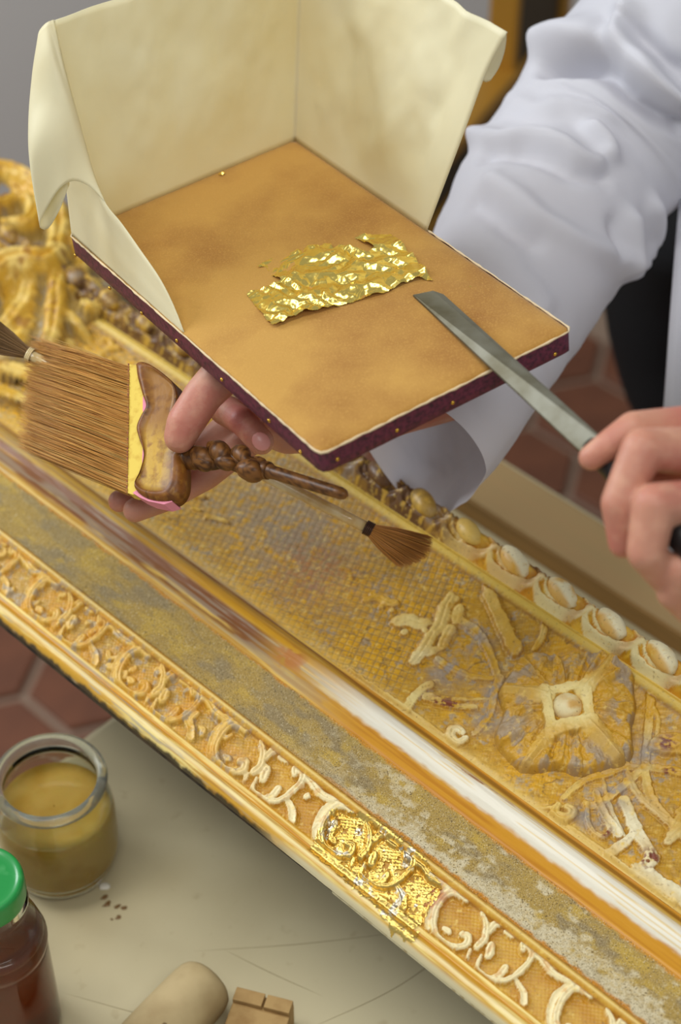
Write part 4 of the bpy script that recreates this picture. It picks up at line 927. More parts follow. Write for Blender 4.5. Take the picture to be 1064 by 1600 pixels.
cen = np.array((-0.1063,0.8651,0.3408)); rng = []; cc = []
def spine(p):       # pull the rings towards the plate's long middle line, not to one point
    t = np.clip(((p - cen) @ fy) / 0.032, -1, 1); return cen + fy * (t * 0.027)[:, None] + fx * (-0.002 + 0.003 * t)[:, None]
sp_ = spine(head)
for k, (q, h) in enumerate([(1, -0.004), (1, 0.0045), (0.93, 0.0078), (0.82, 0.0088), (0.74, 0.0086), (0.66, 0.0076), (0.45, 0.0075), (0.2, 0.0076), (0.0, 0.0076)]):
    p = sp_ + (head - sp_) * q + fn * h; rng.append(p); a_ = (p - cen) @ fx * 1000; b_ = (p - cen) @ fy * 1000
    c = np.zeros((len(p), 3)) + lin((124, 76, 30)); n = fbm(a_ / 3 + 20, b_ / 14 + 9, 801); c = mixc(c, (74, 42, 20), sstep(0.45, 0.65, n) * 0.8)
    if k >= 5: c = mixc(np.zeros((len(p), 3)) + lin((150, 104, 40)), (198, 158, 56), sstep(10, -12, b_) * 0.9)
    if k == 5: c = mixc(c, (110, 68, 28), np.full(len(p), 0.55))
    cc.append(c)
v = np.vstack(rng); F = [tuple(q) for q in grid_faces(len(rng), len(head), wrap=True)] + [tuple(range(len(head)))[::-1]]
mesh('brush_head', v, F, M['brush_head'], br, cols=np.vstack(cc))
def woodcol(v, seed):
    n = fbm(v @ fx * 300 + 50, v @ fy * 900 + 70, seed); return mixc(np.zeros((len(v), 3)) + lin((120, 78, 36)), (58, 34, 18), sstep(0.42, 0.66, n) * 0.9)
# carved knots: two interlaced strands, then a plain turned rod
ax0, ax1 = np.array((-0.0918,0.8445,0.3429)), np.array((-0.0415,0.8115,0.3612)); rod1 = np.array((0.0014,0.7723,0.3803))
mid_ = np.array((-0.0678,0.8319,0.3534))
axis = catmull([ax0, mid_, ax1], 60); T, N_, B_ = frames(axis); tt = np.linspace(0, 1, 60)
knots = []
for phs in (0.4, 0.4 + np.pi):
    amp = 0.0042 * np.sin(np.clip(tt * 1.05, 0, 1) * np.pi) ** 0.5; off = amp[:, None] * (np.cos(phs + tt * 3.3 * np.pi)[:, None] * N_ + np.sin(phs + tt * 3.3 * np.pi)[:, None] * B_)
    rad = 0.0046 + 0.0014 * np.sin(tt * 5.5 * np.pi + phs) ; rad = rad * np.clip(1.15 - 0.25 * tt, 0.8, 1.1); knots.append(tube(axis + off, rad, 14))
knots.append(tube(axis, 0.0048, 12))
for (p, r_) in (((-0.081,0.8329,0.3484), 0.0058), ((-0.0734,0.8383,0.3548), 0.005), ((-0.0675,0.8257,0.3551), 0.0056), ((-0.052,0.8138,0.3595), 0.0070)): knots.append(blob(p, (r_ * 1.35, r_ * 0.95, r_), [fx * 0.96 - fy * 0.28, fy * 0.96 + fx * 0.28, fn], 0.15, int(r_ * 1e5)))
v, f = join(knots); mesh('carved_grip', v, f, M['brush_wood'], br, cols=woodcol(v, 831))
rp = catmull([ax1 - (rod1 - ax1) * 0.03, ax1 * 0.5 + rod1 * 0.5, rod1, rod1 + (rod1 - ax1) * 0.05], 24)
v, f = tube(rp, np.concatenate([[0.0040, 0.0046], np.linspace(0.0040, 0.0036, 19), [0.0036, 0.0030, 0.0012]]), 16); mesh('handle_rod', v, f, M['brush_wood'], br, cols=woodcol(v, 841))

# ------------------------------------------------------------------ double-ended round brush, behind the broad one
def bz(t): return 1.222 - 0.012 * t
A_ = np.array((-0.1963,0.944,0.3377)); B_e = np.array((0.0153,0.8595,0.2683))
rb = empty('round_quill_brush', tuple((A_ + B_e) / 2))
tag(rb, 'thin double-ended brush with pale handle and fanned brown tip above the crosshatched panel', 'brush')
dv_ = (B_e - A_) / np.linalg.norm(B_e - A_)
v, f = tube(catmull([A_, A_ * 0.5 + B_e * 0.5, B_e], 20), np.interp(np.linspace(0, 1, 20), [0, 0.5, 1], [0.0034, 0.0042, 0.0036]), 14); mesh('handle', v, f, M['quill'], rb)
for c, s, nn in ((B_e, 1, 5), (A_, -1, 3)):
    ws = [tube([c + dv_ * s * (0.0006 + 0.0011 * k) + 0.0045 * (math.cos(a) * np.cross(dv_, [0, 0, 1]) + math.sin(a) * np.cross(dv_, np.cross(dv_, [0, 0, 1]))) for a in np.linspace(0, 2 * np.pi, 17)], 0.0006, 6, False) for k in range(nn)]
    mesh('wire_binding', *join(ws), M['wire'] if s > 0 else M['quill'], rb)
side = np.array((0.0436,0.8435,0.2518)) - np.array((0.0549,0.8542,0.2628)); side /= np.linalg.norm(side)
def fan(root, centre, w0, w1, depth, n, seed, name, cA, cB):
    rs = np.random.RandomState(seed); HV = []; HF = []; HC = []; out = np.cross(dv_, side)
    root = np.array(root); centre = np.array(centre); ax = centre - root
    for k in range(n):
        a_ = rs.uniform(-1, 1); b_ = rs.uniform(-1, 1) * math.sqrt(1 - a_ * a_); tip = centre + side * a_ * w1 + out * b_ * depth - ax * (0.10 * a_ * a_ + rs.uniform(0, 0.10) + (0.12 * max(a_, 0)))
        p0 = root + side * a_ * w0 + out * b_ * w0; mid = p0 * 0.55 + tip * 0.45 + side * a_ * w1 * 0.06 + out * b_ * 0.001; r = 0.00019; base = len(HV)
        for q, rad in ((p0, r), (mid, r), (tip, r * 0.4)):
            for e in (side * rad, -side * rad * 0.6 + out * rad, -side * rad * 0.6 - out * rad): HV.append(q + e)
        for j in range(2):
            for i in range(3): HF.append((base + j * 3 + i, base + j * 3 + (i + 1) % 3, base + j * 3 + 3 + (i + 1) % 3, base + j * 3 + 3 + i))
        t = rs.uniform(); HC += [lin(cA) * (1 - t) + lin(cB) * t] * 9
    tag(mesh(name, np.array(HV), np.array(HF), M['hair'], rb, smooth=False, cols=np.array(HC)), kind='stuff')
fan((0.0169,0.8586,0.2681), (0.0543,0.8429,0.257), 0.0032, 0.0135, 0.006, 700, 31, 'brush_tip', (214, 148, 68), (148, 96, 42))
fan((-0.198,0.9447,0.3381), (-0.2387,0.9614,0.3497), 0.003, 0.013, 0.006, 500, 32, 'brush_tip', (150, 112, 62), (100, 72, 36))

# ------------------------------------------------------------------ jar of glue
JX, JY = (-0.1944,0.7933,0)[:2]
jar = empty('glass_jar', (JX, JY, 0)); tag(jar, 'small round glass jar half full of yellow glue on the beige table', 'jar')
outer = [(0.001, 0.0012), (0.026, 0.0012), (0.031, 0.003), (0.037, 0.012), (0.0402, 0.026), (0.0410, 0.045), (0.0404, 0.064), (0.0375, 0.079), (0.0345, 0.087), (0.0342, 0.0905)]
inner = [(0.0322, 0.0905), (0.0318, 0.087), (0.0350, 0.078), (0.0378, 0.064), (0.0384, 0.045), (0.0376, 0.027), (0.034, 0.014), (0.028, 0.0065), (0.001, 0.0060)]
v, f = lathe(np.vstack([smoothprof(outer, 4), smoothprof(inner, 4)]), (JX, JY, 0), 56); mesh('glass', v, f, M['glass'], jar)
rim = [(0.0318, 0.0915), (0.0345, 0.0893), (0.0374, 0.0915), (0.0388, 0.0955), (0.0378, 0.0988), (0.0350, 0.1000), (0.0324, 0.0988), (0.0315, 0.0955), (0.0318, 0.0915)]
v, f = lathe(smoothprof(rim, 4), (JX, JY, 0), 56); mesh('rim', v, f, mat('thick_glass_rim', (240, 242, 228), rough=0.09, trans=0.9, ior=1.28), jar)
lq = [(0.0005, 0.0052), (0.0282, 0.0058), (0.0344, 0.0142), (0.0383, 0.0272), (0.0391, 0.045), (0.0388, 0.060), (0.0376, 0.0672), (0.0368, 0.0678), (0.030, 0.0672), (0.0005, 0.0672)]
v, f = lathe(lq, (JX, JY, 0), 56); mesh('glue', v, f, M['glue'], jar)

# ------------------------------------------------------------------ bottle with green lid
BX, BY = (-0.2145,0.665,0.165)[:2]
bo = empty('lidded_bottle', (BX, BY, 0)); tag(bo, 'glass bottle of dark red-brown liquid with a green screw lid', 'bottle')
out_ = [(0.001, 0.001), (0.026, 0.001), (0.031, 0.004), (0.0325, 0.012), (0.0325, 0.085), (0.0322, 0.096), (0.0335, 0.101), (0.0325, 0.106), (0.030, 0.116), (0.0262, 0.127), (0.0240, 0.134), (0.0245, 0.138), (0.0262, 0.1405), (0.0245, 0.143), (0.0228, 0.146), (0.0228, 0.160)]
in_ = [(0.0205, 0.160), (0.0205, 0.145), (0.0215, 0.135), (0.0240, 0.126), (0.0278, 0.115), (0.0300, 0.104), (0.0300, 0.012), (0.028, 0.006), (0.001, 0.005)]
v, f = lathe(np.vstack([smoothprof(out_, 4), smoothprof(in_, 4)]), (BX, BY, 0), 48); mesh('glass', v, f, M['glass'], bo)
lq = [(0.0005, 0.0042), (0.0285, 0.0056), (0.0306, 0.0125), (0.0306, 0.103), (0.0290, 0.110), (0.0278, 0.1125), (0.02, 0.112), (0.0005, 0.112)]
v, f = lathe(lq, (BX, BY, 0), 48); mesh('liquid', v, f, M['liquor'], bo)
lid = [(0.0232, 0.1475), (0.0252, 0.1478), (0.0258, 0.150), (0.0258, 0.161), (0.0252, 0.1642), (0.0238, 0.1655), (0.0222, 0.1650), (0.018, 0.1642), (0.0005, 0.1640)]
v, f = lathe(smoothprof(lid, 4), (BX, BY, 0), 56); mesh('lid', v, f, M['green'], bo)

# ------------------------------------------------------------------ wooden mallet handle and offcut at the table's near edge
e1 = np.array((-0.0879,0.6834,0.022)); e0 = e1 + (np.array((-0.1283,0.6309,0.022)) - e1) * 1.6
d = (e0 - e1) / np.linalg.norm(e0 - e1); L_ = np.linalg.norm(e0 - e1); rp = np.array([(0.001, -0.004), (0.0135, -0.0036), (0.0186, -0.0008), (0.0206, 0.005), (0.0214, 0.018), (0.0218, 0.05), (0.0215, 0.1), (0.021, L_), (0.018, L_ + 0.004), (0.001, L_ + 0.005)])
rp = smoothprof(rp, 4); p = e1 + rp[:, 1:2] * d; aa = np.linspace(0, 2 * np.pi, 32, endpoint=False); q1 = np.cross(d, [0, 0, 1.0]); q1 /= np.linalg.norm(q1); q2 = np.cross(d, q1)
v = (p[:, None] + rp[:, 0][:, None, None] * (np.cos(aa)[None, :, None] * q1 + np.sin(aa)[None, :, None] * q2)).reshape(-1, 3)
mh = mesh('wooden_pestle', v, [tuple(x) for x in grid_faces(len(rp), 32, wrap=True)], M['lime_wood'], None, origin=tuple(e1)); tag(mh, 'thick pale wooden rod with a rounded end lying on the table', 'rod')
bl = empty('wood_offcut', (-0.0489,0.6574,0)); tag(bl, 'small tan wood offcut with a split layered top beside the rod', 'offcut')
c0 = np.array((-0.051,0.6584,0)); ex = np.array((-0.0278,0.6716,0)) - np.array((-0.0678,0.683,0)); ex /= np.linalg.norm(ex); ey = np.cross([0, 0, 1.0], ex)
cb = np.array((-0.0477,0.6773,0)) - ey * 0.030
mesh('block', *boxm(cb + np.array([0, 0, 0.011]), ex, ey, (0, 0, 1), (0.0195, 0.026, 0.011), 0.0012), M['pine'], bl, smooth=False)
for x0, w_ in ((-0.0095, 0.0098), (0.0105, 0.0086)):
    mesh('lath', *boxm(cb + ex * x0 + ey * 0.021 + np.array([0, 0, 0.0243]), ex, ey, (0, 0, 1), (w_, 0.0048, 0.0022), 0.0006), M['pine'], bl, smooth=False)
mesh('lath', *boxm(cb + ex * 0.001 + ey * 0.002 + np.array([0, 0, 0.0236]), ex, ey, (0, 0, 1), (0.019, 0.0118, 0.0014), 0.0006), M['pine'], bl, smooth=False)
for k, (p, r) in enumerate((((-0.1635,0.7649,0.0002), 0.0022), ((-0.1613,0.7591,0.0002), 0.0026), ((-0.1536,0.7575,0.0002), 0.0018), ((-0.1496,0.7565,0.0002), 0.0020), ((-0.1524,0.7487,0.0002), 0.0018), ((-0.1567,0.7472,0.0002), 0.0011))):
    flake(p, r, 40 + k, ('topmost', 'largest', 'middle right', 'rightmost', 'lowest right', 'smallest')[k] + ' of the brown glue crumbs on the table beside the jar', 'brown glue crumbs by the jar', 'crumb', up=(0, 0, 1))
v, f = blob(np.array((-0.1642,0.7738,0.001)), (0.004, 0.003, 0.0016), None, 0.3, 3); tag(mesh('plaster_drop', v, f, M['drop'], None, origin=(-0.1644,0.7745,0)), 'small white dried drop at the foot of the glue jar', 'drop')

# ------------------------------------------------------------------ framed board standing against the back wall
gA = np.array((0.1232,1.8357,-0.1488)); gB = np.array((0.252,2.083,-0.1489)); gh = gB - gA; gh[2] = 0; gl_ = np.linalg.norm(gh); gh /= gl_; gz = gA[2]
gn = np.array([gh[1], -gh[0], 0])
gb = empty('gilt_frame', tuple(gA - gh * 0.3 + np.array([0, 0, -0.012]))); tag(gb, 'blurred empty picture frame of dark brown wood with gilt edges on a bench', 'picture frame')
def gbar(t0, t1, z0, z1, d_, name, m):
    c = gA + gh * (t0 + t1) / 2; mesh(name, *boxm((c[0], c[1], gz + (z0 + z1) / 2), gh, gn, (0, 0, 1), ((t1 - t0) / 2, d_ / 2, (z1 - z0) / 2), 0.004), m, gb, smooth=False)
T0, T1, Z1 = -0.40, gl_ + 0.012, 0.80
for z0, z1, d_, nm, m in ((-0.012, 0.012, 0.05, 'gilt_rail', 'old_gilt'), (0.012, 0.062, 0.035, 'brown_rail', 'dark_board'), (0.062, 0.082, 0.045, 'gilt_rail', 'old_gilt')):
    gbar(T0, T1, z0, z1, d_, nm, M[m]); gbar(T0, T1, Z1 - z1, Z1 - z0, d_, nm, M[m])
for a0, a1, d_, nm, m in ((0, 0.024, 0.049, 'gilt_stile', 'old_gilt'), (0.024, 0.146, 0.034, 'brown_stile', 'dark_board'), (0.146, 0.158, 0.036, 'gilt_stile', 'old_gilt')):
    gbar(T1 - a1, T1 - a0, 0.0, Z1, d_, nm, M[m]); gbar(T0 + a0, T0 + a1, 0.0, Z1, d_, nm, M[m])
be = empty('low_bench', (gA[0] - gh[0] * 0.2, gA[1] - gh[1] * 0.2, FLOOR)); tag(be, 'low dark wooden bench carrying the brown and gilt frame', 'bench')
cb_ = gA - gh * 0.08; cb_ = np.array([cb_[0], cb_[1], 0])
mesh('seat', *boxm(cb_ + np.array([0, 0, gz - 0.027]), gh, gn, (0, 0, 1), (0.42, 0.06, 0.0145), 0.004), M['dark_board'], be, smooth=False)
for a_ in (-0.38, 0.08):
    for b_ in (-0.036, 0.036):
        zt = gz - 0.04; mesh('leg', *boxm(cb_ + gh * a_ + gn * b_ + np.array([0, 0, (zt + FLOOR) / 2]), gh, gn, (0, 0, 1), (0.018, 0.018, (zt - FLOOR) / 2), 0.003), M['dark_board'], be, smooth=False)

# ------------------------------------------------------------------ the gilder
per = empty('person', (0.62, 1.75, FLOOR)); tag(per, 'person in a white lab coat holding the cushion, the brushes and the knife', 'person')
#<tube>
def catm(pts, n):
    p = np.asarray(pts, float); q = np.vstack([2 * p[0] - p[1], p, 2 * p[-1] - p[-2]])
    d = np.concatenate([[0], np.cumsum(np.linalg.norm(np.diff(p[:, :3], axis=0), axis=1))])
    s = np.linspace(0, d[-1], n); i = np.clip(np.searchsorted(d, s, side='right') - 1, 0, len(p) - 2)
    t = ((s - d[i]) / np.maximum(d[i + 1] - d[i], 1e-9))[:, None]; a, b, c, e = q[i], q[i + 1], q[i + 2], q[i + 3]
    return 0.5 * (2 * b + (c - a) * t + (2 * a - 5 * b + 4 * c - e) * t ** 2 + (3 * b - a - 3 * c + e) * t ** 3)
RIGHT_SLEEVE = [(0.3817,1.3181,0.4662) + (0.092,), (0.3279,1.258,0.4475) + (0.090,), (0.2731,1.2245,0.4132) + (0.086,), (0.223,1.2073,0.3741) + (0.078,), (0.1807,1.176,0.3349) + (0.073,), (0.1382,1.107,0.3143) + (0.070,), (0.1065,1.036,0.2988) + (0.062,), (0.0765,0.9689,0.2873) + (0.056,), (0.0517,0.9237,0.2768) + (0.053,)]
def sleeve_grid(path, n, m):
    c = catm(path, n); p, r = c[:, :3], c[:, 3]
    T = np.gradient(p, axis=0); T /= np.linalg.norm(T, axis=1)[:, None]
    nn = np.cross(T[0], [0, 0, 1.0]); N = [nn / np.linalg.norm(nn)]
    for k in range(1, n):
        q = N[-1] - T[k] * np.dot(N[-1], T[k]); N.append(q / np.linalg.norm(q))
    N = np.array(N); B = np.cross(T, N); th = np.linspace(-np.pi, np.pi, m, endpoint=False)
    s = np.concatenate([[0], np.cumsum(np.linalg.norm(np.diff(p, axis=0), axis=1))])
    g = p[:, None] + r[:, None, None] * (np.cos(th)[None, :, None] * N[:, None] + np.sin(th)[None, :, None] * B[:, None])
    return g, s, th
#</tube>
def cloth_tube(name, path, folds, seed, parent, amp=0.004, sag=0.0):
    n, m = 240, 160; g, S, TH = sleeve_grid(path, n, m); c = catm(path, n); r = c[:, 3]
    D = np.zeros((n, m)); SS = S[:, None] + 0 * TH[None]; TT = TH[None] + 0 * S[:, None]
    for pts, w_, h in folds:
        p = catm(pts, max(6, len(pts) * 5)) if len(pts) > 2 else catmull(pts, 8); best = np.full((n, m), 9.0)
        for k in range(len(p)):
            dt = (TT - p[k, 1] + np.pi) % (2 * np.pi) - np.pi
            best = np.minimum(best, np.hypot(SS - p[k, 0], dt * r[:, None]))
        D += 1.15 * h * np.exp(-(best / (w_ * 0.72)) ** 2)
    D += amp * (fbm(SS * 26 + 9, np.cos(TT) * 1.6 + 20 + np.sin(TT) * 0.7 + SS * 9, seed) - 0.5) * 2
    ctr = c[:, None, :3]; off = (g - ctr) * (1 + D / r[:, None])[..., None]
    if sag:
        k = sstep(0.72, 1.0, np.linspace(0, 1, n))[:, None]
        ax = np.gradient(c[:, :3], axis=0); ax /= np.linalg.norm(ax, axis=1)[:, None]
        dn = np.array([0, 0, -1.0]) + ax * ax[:, 2:3]; dn /= np.linalg.norm(dn, axis=1)[:, None]; sd = np.cross(ax, dn)
        p = (off * dn[:, None]).sum(-1); q = (off * sd[:, None]).sum(-1); rr_ = r[:, None]
        p2 = p * (1 + sag * 0.42 * k * (p > 0)) ; q2 = q * (1 - k * (0.30 * np.clip(p / rr_, 0, 1) ** 1.0 + 0.10))
        off = p2[..., None] * dn[:, None] + q2[..., None] * sd[:, None] + (off * ax[:, None]).sum(-1)[..., None] * ax[:, None]
    g = ctr + off
    o = mesh(name, g.reshape(-1, 3), [tuple(q) for q in grid_faces(n, m, wrap=True)], M['cotton'], parent)
    modify(o, SMOOTH=dict(factor=0.5, iterations=3)); return o
FOLDS = [
 ([(0.336,-0.668),(0.356,-1.217),(0.351,-1.532),(0.354,-1.885),(0.356,-2.121),(0.349,-2.278),(0.333,-2.278),(0.323,-2.042)], 0.010, 0.010),
 ([(0.366,-1.139),(0.366,-1.453),(0.366,-1.767),(0.366,-2.121),(0.356,-2.356)], 0.010, -0.008),
 ([(0.302,-0.903),(0.321,-1.335),(0.311,-1.571),(0.304,-1.806),(0.299,-2.081)], 0.014, 0.004),
 ([(0.328,-1.217),(0.333,-1.571),(0.326,-1.846)], 0.014, -0.003),
 ([(0.395,-1.414),(0.405,-1.689),(0.417,-2.081),(0.412,-2.553),(0.381,-3.220)], 0.014, 0.008),
 ([(0.408,-1.257),(0.427,-1.728),(0.434,-2.042)], 0.014, -0.007),
 ([(0.359,-2.906),(0.368,-3.142),(0.376,-3.299)], 0.012, 0.008),
 ([(0.376,-2.749),(0.388,-2.945)], 0.010, -0.005),
 ([(0.326,-3.102),(0.328,-3.534),(0.356,-3.652)], 0.013, 0.008),
 ([(0.268,-1.217),(0.254,-1.453),(0.244,-1.610),(0.239,-1.806),(0.239,-2.121),(0.237,-2.395),(0.232,-2.631)], 0.012, -0.030),
 ([(0.251,-0.903),(0.242,-1.139),(0.235,-1.374),(0.232,-1.610),(0.232,-1.885),(0.232,-2.199),(0.230,-2.592)], 0.016, 0.016),
 ([(0.204,-1.571),(0.216,-1.610),(0.227,-1.846),(0.227,-2.121),(0.225,-2.513)], 0.012, 0.012),
 ([(0.220,-1.532),(0.230,-1.649),(0.232,-1.846)], 0.010, -0.008),
 ([(0.220,-2.042),(0.227,-2.199),(0.223,-2.435)], 0.012, 0.010),
 ([(0.208,-1.846),(0.206,-2.121),(0.201,-2.278)], 0.012, -0.008),
 ([(0.460,-1.374),(0.463,-1.924),(0.471,-2.474)], 0.016, 0.005),
]
rsl = cloth_tube('sleeve', RIGHT_SLEEVE, FOLDS, 901, per, sag=1.0)
LEFT_SLEEVE = [(0.232,0.6947,0.4144) + (0.050,), (0.2713,0.711,0.3881) + (0.058,), (0.3476,0.7821,0.3465) + (0.070,), (0.4112,0.9035,0.3277) + (0.080,), (0.4541,1.0454,0.3299) + (0.085,), (0.4729,1.1644,0.3373) + (0.090,)]
lsl = cloth_tube('sleeve', LEFT_SLEEVE, [], 902, per, 0.008)
# open coat body: cross-sections from hem to shoulders, open at the front (towards the table)
fe = np.array((0.233,1.0493,0.248)); ft = np.array((0.2447,1.1483,0.3208))
secs = []
for z, cx, cy, rx, ry in ((FLOOR + 0.28, 0.66, 1.60, 0.26, 0.24), (-0.30, 0.60, 1.52, 0.235, 0.21), (0.0, 0.52, 1.42, 0.215, 0.19), (0.20, 0.475, 1.34, 0.215, 0.18), (0.36, 0.45, 1.32, 0.215, 0.17), (0.50, 0.44, 1.33, 0.20, 0.155), (0.60, 0.44, 1.35, 0.15, 0.12), (0.655, 0.44, 1.36, 0.075, 0.07)):
    secs.append((z, cx, cy, rx, ry))
sec = catmull(np.array(secs)[:, [1, 2, 0, 3, 4]], 60); fa = math.radians(208); half = math.radians(16)
th = np.linspace(fa + half, fa + 2 * math.pi - half, 110)
fold = (fbm(th[None, :] * 5, sec[:, 2:3] * 3, 921) - 0.5) * 0.03
# the wearer's sides: x axis of the section along the shoulders
sh = np.array([math.cos(fa + math.pi / 2), math.sin(fa + math.pi / 2), 0]); fo = np.array([math.cos(fa), math.sin(fa), 0])
g = sec[:, None, :3] + (sec[:, 3][:, None] + fold)[..., None] * (np.sin(th - fa))[None, :, None] * sh + (sec[:, 4][:, None] + fold)[..., None] * np.cos(th - fa)[None, :, None] * fo
co = mesh('coat_body', g.reshape(-1, 3), [tuple(q) for q in grid_faces(60, 110)], M['cotton'], per); modify(co, SOLIDIFY=dict(thickness=0.0015, offset=0))
fp = coons([fe + np.array([0.10, 0.03, -0.75]), fe + np.array([0.22, 0.02, -0.75])], [ft + np.array([0.0, 0, 0.02]), ft + np.array([0.16, 0.03, 0.10])], [fe + np.array([0.10, 0.03, -0.75]), fe + np.array([0.02, 0.004, -0.2]), fe, ft], [fe + np.array([0.22, 0.02, -0.75]), fe + np.array([0.18, 0.03, -0.2]), fe + np.array([0.16, 0.03, 0]), ft + np.array([0.16, 0.03, 0.10])], 24, 60)
n_ = (fbm(np.arange(24)[None, :] / 7, np.arange(60)[:, None] / 30, 931) - 0.5) * 0.02; fp = fp + n_[..., None] * np.array([-0.4, -0.9, 0])
fo_ = mesh('coat_front', fp.reshape(-1, 3), [tuple(q) for q in grid_faces(60, 24)], M['cotton'], per); modify(fo_, SOLIDIFY=dict(thickness=0.0015, offset=0))
# dark clothes under the coat
def limb(name, pts, m):
    c = catm(pts, 40); v, f = tube(c[:, :3], c[:, 3], 28); return mesh(name, v, f, m, per)
v1, f1 = tube(catm([(0.50, 1.40, 0.55, 0.10), (0.47, 1.36, 0.3, 0.13), (0.47, 1.40, 0.1, 0.135), (0.50, 1.46, -0.05, 0.14)], 30)[:, :3], np.linspace(0.11, 0.145, 30), 28)
c1 = catm([(0.3171,1.4312,0.1239) + (0.085,), (0.318,1.4517,0.0303) + (0.070,), (0.3212,1.4568,-0.0504) + (0.062,), (0.3782,1.4862,-0.192) + (0.056,), (0.62, 1.80, -0.55, 0.056), (0.70, 1.88, FLOOR + 0.05, 0.055)], 40)
c2 = catm([(0.56, 1.40, 0.0, 0.11), (0.60, 1.46, -0.15, 0.10), (0.66, 1.54, -0.40, 0.078), (0.70, 1.62, FLOOR + 0.05, 0.06)], 40)
v, f = join([(v1, f1), tube(c1[:, :3], c1[:, 3], 28), tube(c2[:, :3], c2[:, 3], 28)]); mesh('dark_clothes', v, f, M['trousers'], per)
for c in (c1, c2):
    p = c[-1, :3]; v, f = blob(p + np.array([-0.05, -0.05, -0.012]), (0.13, 0.05, 0.038), [(-0.7, -0.7, 0), (0.7, -0.7, 0), (0, 0, 1)]); mesh('shoe', v, f, M['black'], per)

def ball(c, r): return blob(c, (r, r, r), nu=14, nv=9)
def hull(spheres):
    bm = bmesh.new()
    for c, r in spheres:
        for q in ball(c, r)[0]: bm.verts.new(q)
    res = bmesh.ops.convex_hull(bm, input=bm.verts[:])
    bmesh.ops.delete(bm, geom=[e for e in bm.verts if not e.link_faces], context='VERTS')
    bm.verts.index_update(); v = np.array([tuple(q.co) for q in bm.verts]); f = [tuple(x.index for x in q.verts) for q in bm.faces]; bm.free(); return v, f
def chain(pts):
    return [hull([pts[i], pts[i + 1]]) for i in range(len(pts) - 1)]
def fleshed(name, parts, parent, voxel=0.0013, it=5):
    v, f = join(parts); o = mesh(name, v, f, M['skin'], parent)
    modify(o, REMESH=dict(mode='VOXEL', voxel_size=voxel, use_smooth_shade=True), SMOOTH=dict(factor=0.5, iterations=it)); baked(o)
    o.data.materials.clear(); o.data.materials.append(M['skin']); o.data.polygons.foreach_set('use_smooth', np.ones(len(o.data.polygons), bool)); return o
# right hand: palm up under the cushion, thumb over the broad brush
RH = []
RH += chain([((-0.0304,0.9005,0.3461), 0.017), ((-0.0608,0.8796,0.3891), 0.0135), ((-0.0811,0.8622,0.3755), 0.0118), ((-0.0917,0.8508,0.3639), 0.0115), ((-0.0952,0.8455,0.357), 0.0098)])
RH += chain([((-0.0567,0.9148,0.3178), 0.0115), ((-0.0937,0.8914,0.2981), 0.0092), ((-0.1184,0.8752,0.2873), 0.0082), ((-0.1387,0.8657,0.2847), 0.0072)])
RH += chain([((-0.0485,0.9047,0.3117), 0.0112), ((-0.0843,0.878,0.2958), 0.0096), ((-0.1092,0.8621,0.291), 0.0088), ((-0.1273,0.8525,0.2897), 0.0078)])
RH += chain([((-0.0337,0.8961,0.3129), 0.0112), ((-0.0717,0.89,0.3396), 0.0096), ((-0.0594,0.8671,0.3505), 0.0088), ((-0.0475,0.8525,0.347), 0.0082)])
RH += chain([((-0.0199,0.8886,0.3196), 0.0100), ((-0.0391,0.8659,0.3607), 0.0086), ((-0.0272,0.8546,0.3706), 0.0080), ((-0.0196,0.8482,0.3712), 0.0075)])
RH.append(hull([((-0.0567,0.9148,0.3178), 0.0115), ((-0.0485,0.9047,0.3117), 0.0112), ((-0.0337,0.8955,0.3123), 0.0112), ((-0.02,0.8903,0.317), 0.0105), ((0.0239,0.9299,0.3046), 0.020), ((-0.0307,0.9109,0.3424), 0.016), ((0.0114,0.9338,0.3229), 0.02)]))
RH += chain([((0.0239,0.9328,0.3075), 0.024), ((0.0669,0.971,0.2966), 0.030), ((0.1382,1.107,0.3143), 0.040)])
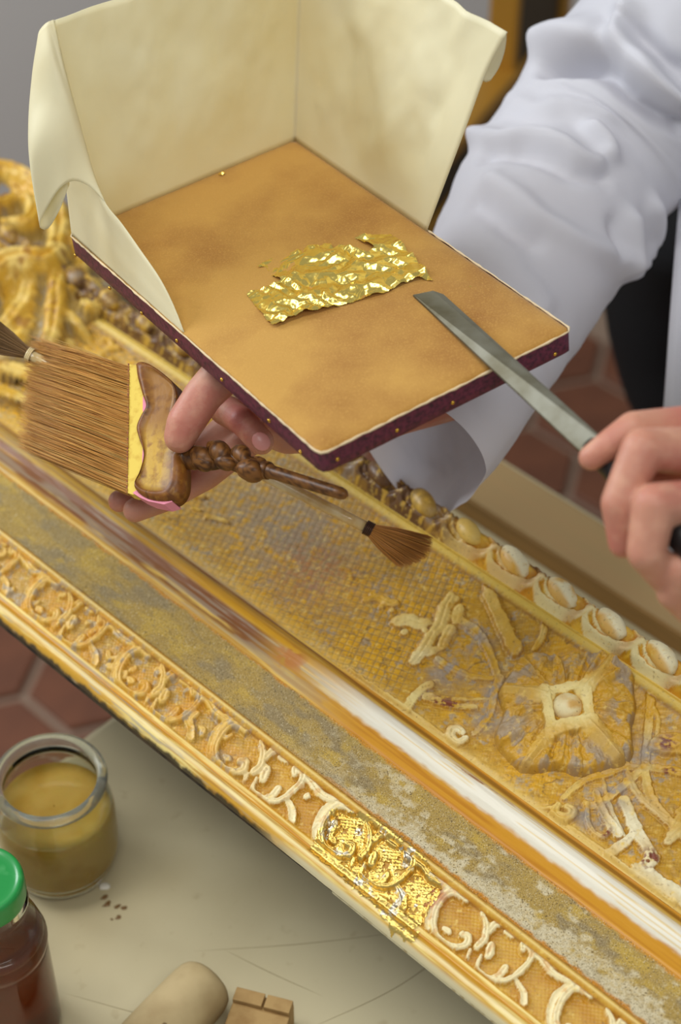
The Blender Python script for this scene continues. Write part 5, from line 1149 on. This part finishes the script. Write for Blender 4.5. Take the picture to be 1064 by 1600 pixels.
# left hand: closed round the knife handle
LH = []
LH += chain([((0.1865,0.7352,0.4631), 0.0125), ((0.1478,0.7216,0.4735), 0.0098), ((0.1349,0.716,0.4677), 0.0080), ((0.1267,0.7134,0.4622), 0.0068)])
LH += chain([((0.1859,0.7118,0.4677), 0.0130), ((0.1487,0.6979,0.4821), 0.0110), ((0.1373,0.6794,0.4632), 0.0096), ((0.1404,0.6714,0.4435), 0.0078)])
LH += chain([((0.1872,0.6868,0.4564), 0.0130), ((0.1519,0.6678,0.4727), 0.0112), ((0.1488,0.655,0.4539), 0.0100), ((0.1615,0.6567,0.4327), 0.0085)])
LH += chain([((0.1904,0.6701,0.4393), 0.0120), ((0.1673,0.6531,0.4433), 0.0098), ((0.1647,0.6523,0.4282), 0.0088), ((0.1763,0.6558,0.4103), 0.0080)])
LH += chain([((0.2182,0.7134,0.405), 0.017), ((0.1869,0.7251,0.4241), 0.0125), ((0.1657,0.727,0.4361), 0.0110), ((0.1498,0.7266,0.4442), 0.0090)])
LH.append(hull([((0.1865,0.7352,0.4631), 0.0125), ((0.1865,0.714,0.4656), 0.0125), ((0.1882,0.6904,0.453), 0.0125), ((0.1918,0.6751,0.4344), 0.0115), ((0.2348,0.7005,0.4132), 0.024), ((0.2372,0.7193,0.4181), 0.022), ((0.2182,0.7134,0.405), 0.015)]))
LH += chain([((0.2355,0.7073,0.4158), 0.028), ((0.2713,0.711,0.3881), 0.034), ((0.3335,0.7725,0.3509), 0.04)])
body = fleshed('body', RH + LH, per)
def nail(c, along, normal, w_=0.0052, l_=0.0062):
    n = np.array(normal, float); n /= np.linalg.norm(n); a = np.array(along, float); a -= n * (a @ n); a /= np.linalg.norm(a)
    v, f = blob(c, (l_, w_, 0.0011), [a, np.cross(n, a), n], nu=16, nv=8); tag(mesh('nail', v, f, M['nail'], body), 'pale pink fingernail')
tocam = lambda p: np.array([0, 0, CAM_H]) - np.array(p)
nail((-0.0472,0.8466,0.3524), np.array((-0.0475,0.8525,0.347)) - np.array((-0.0587,0.8665,0.3499)), tocam((-0.0475,0.8525,0.347)))
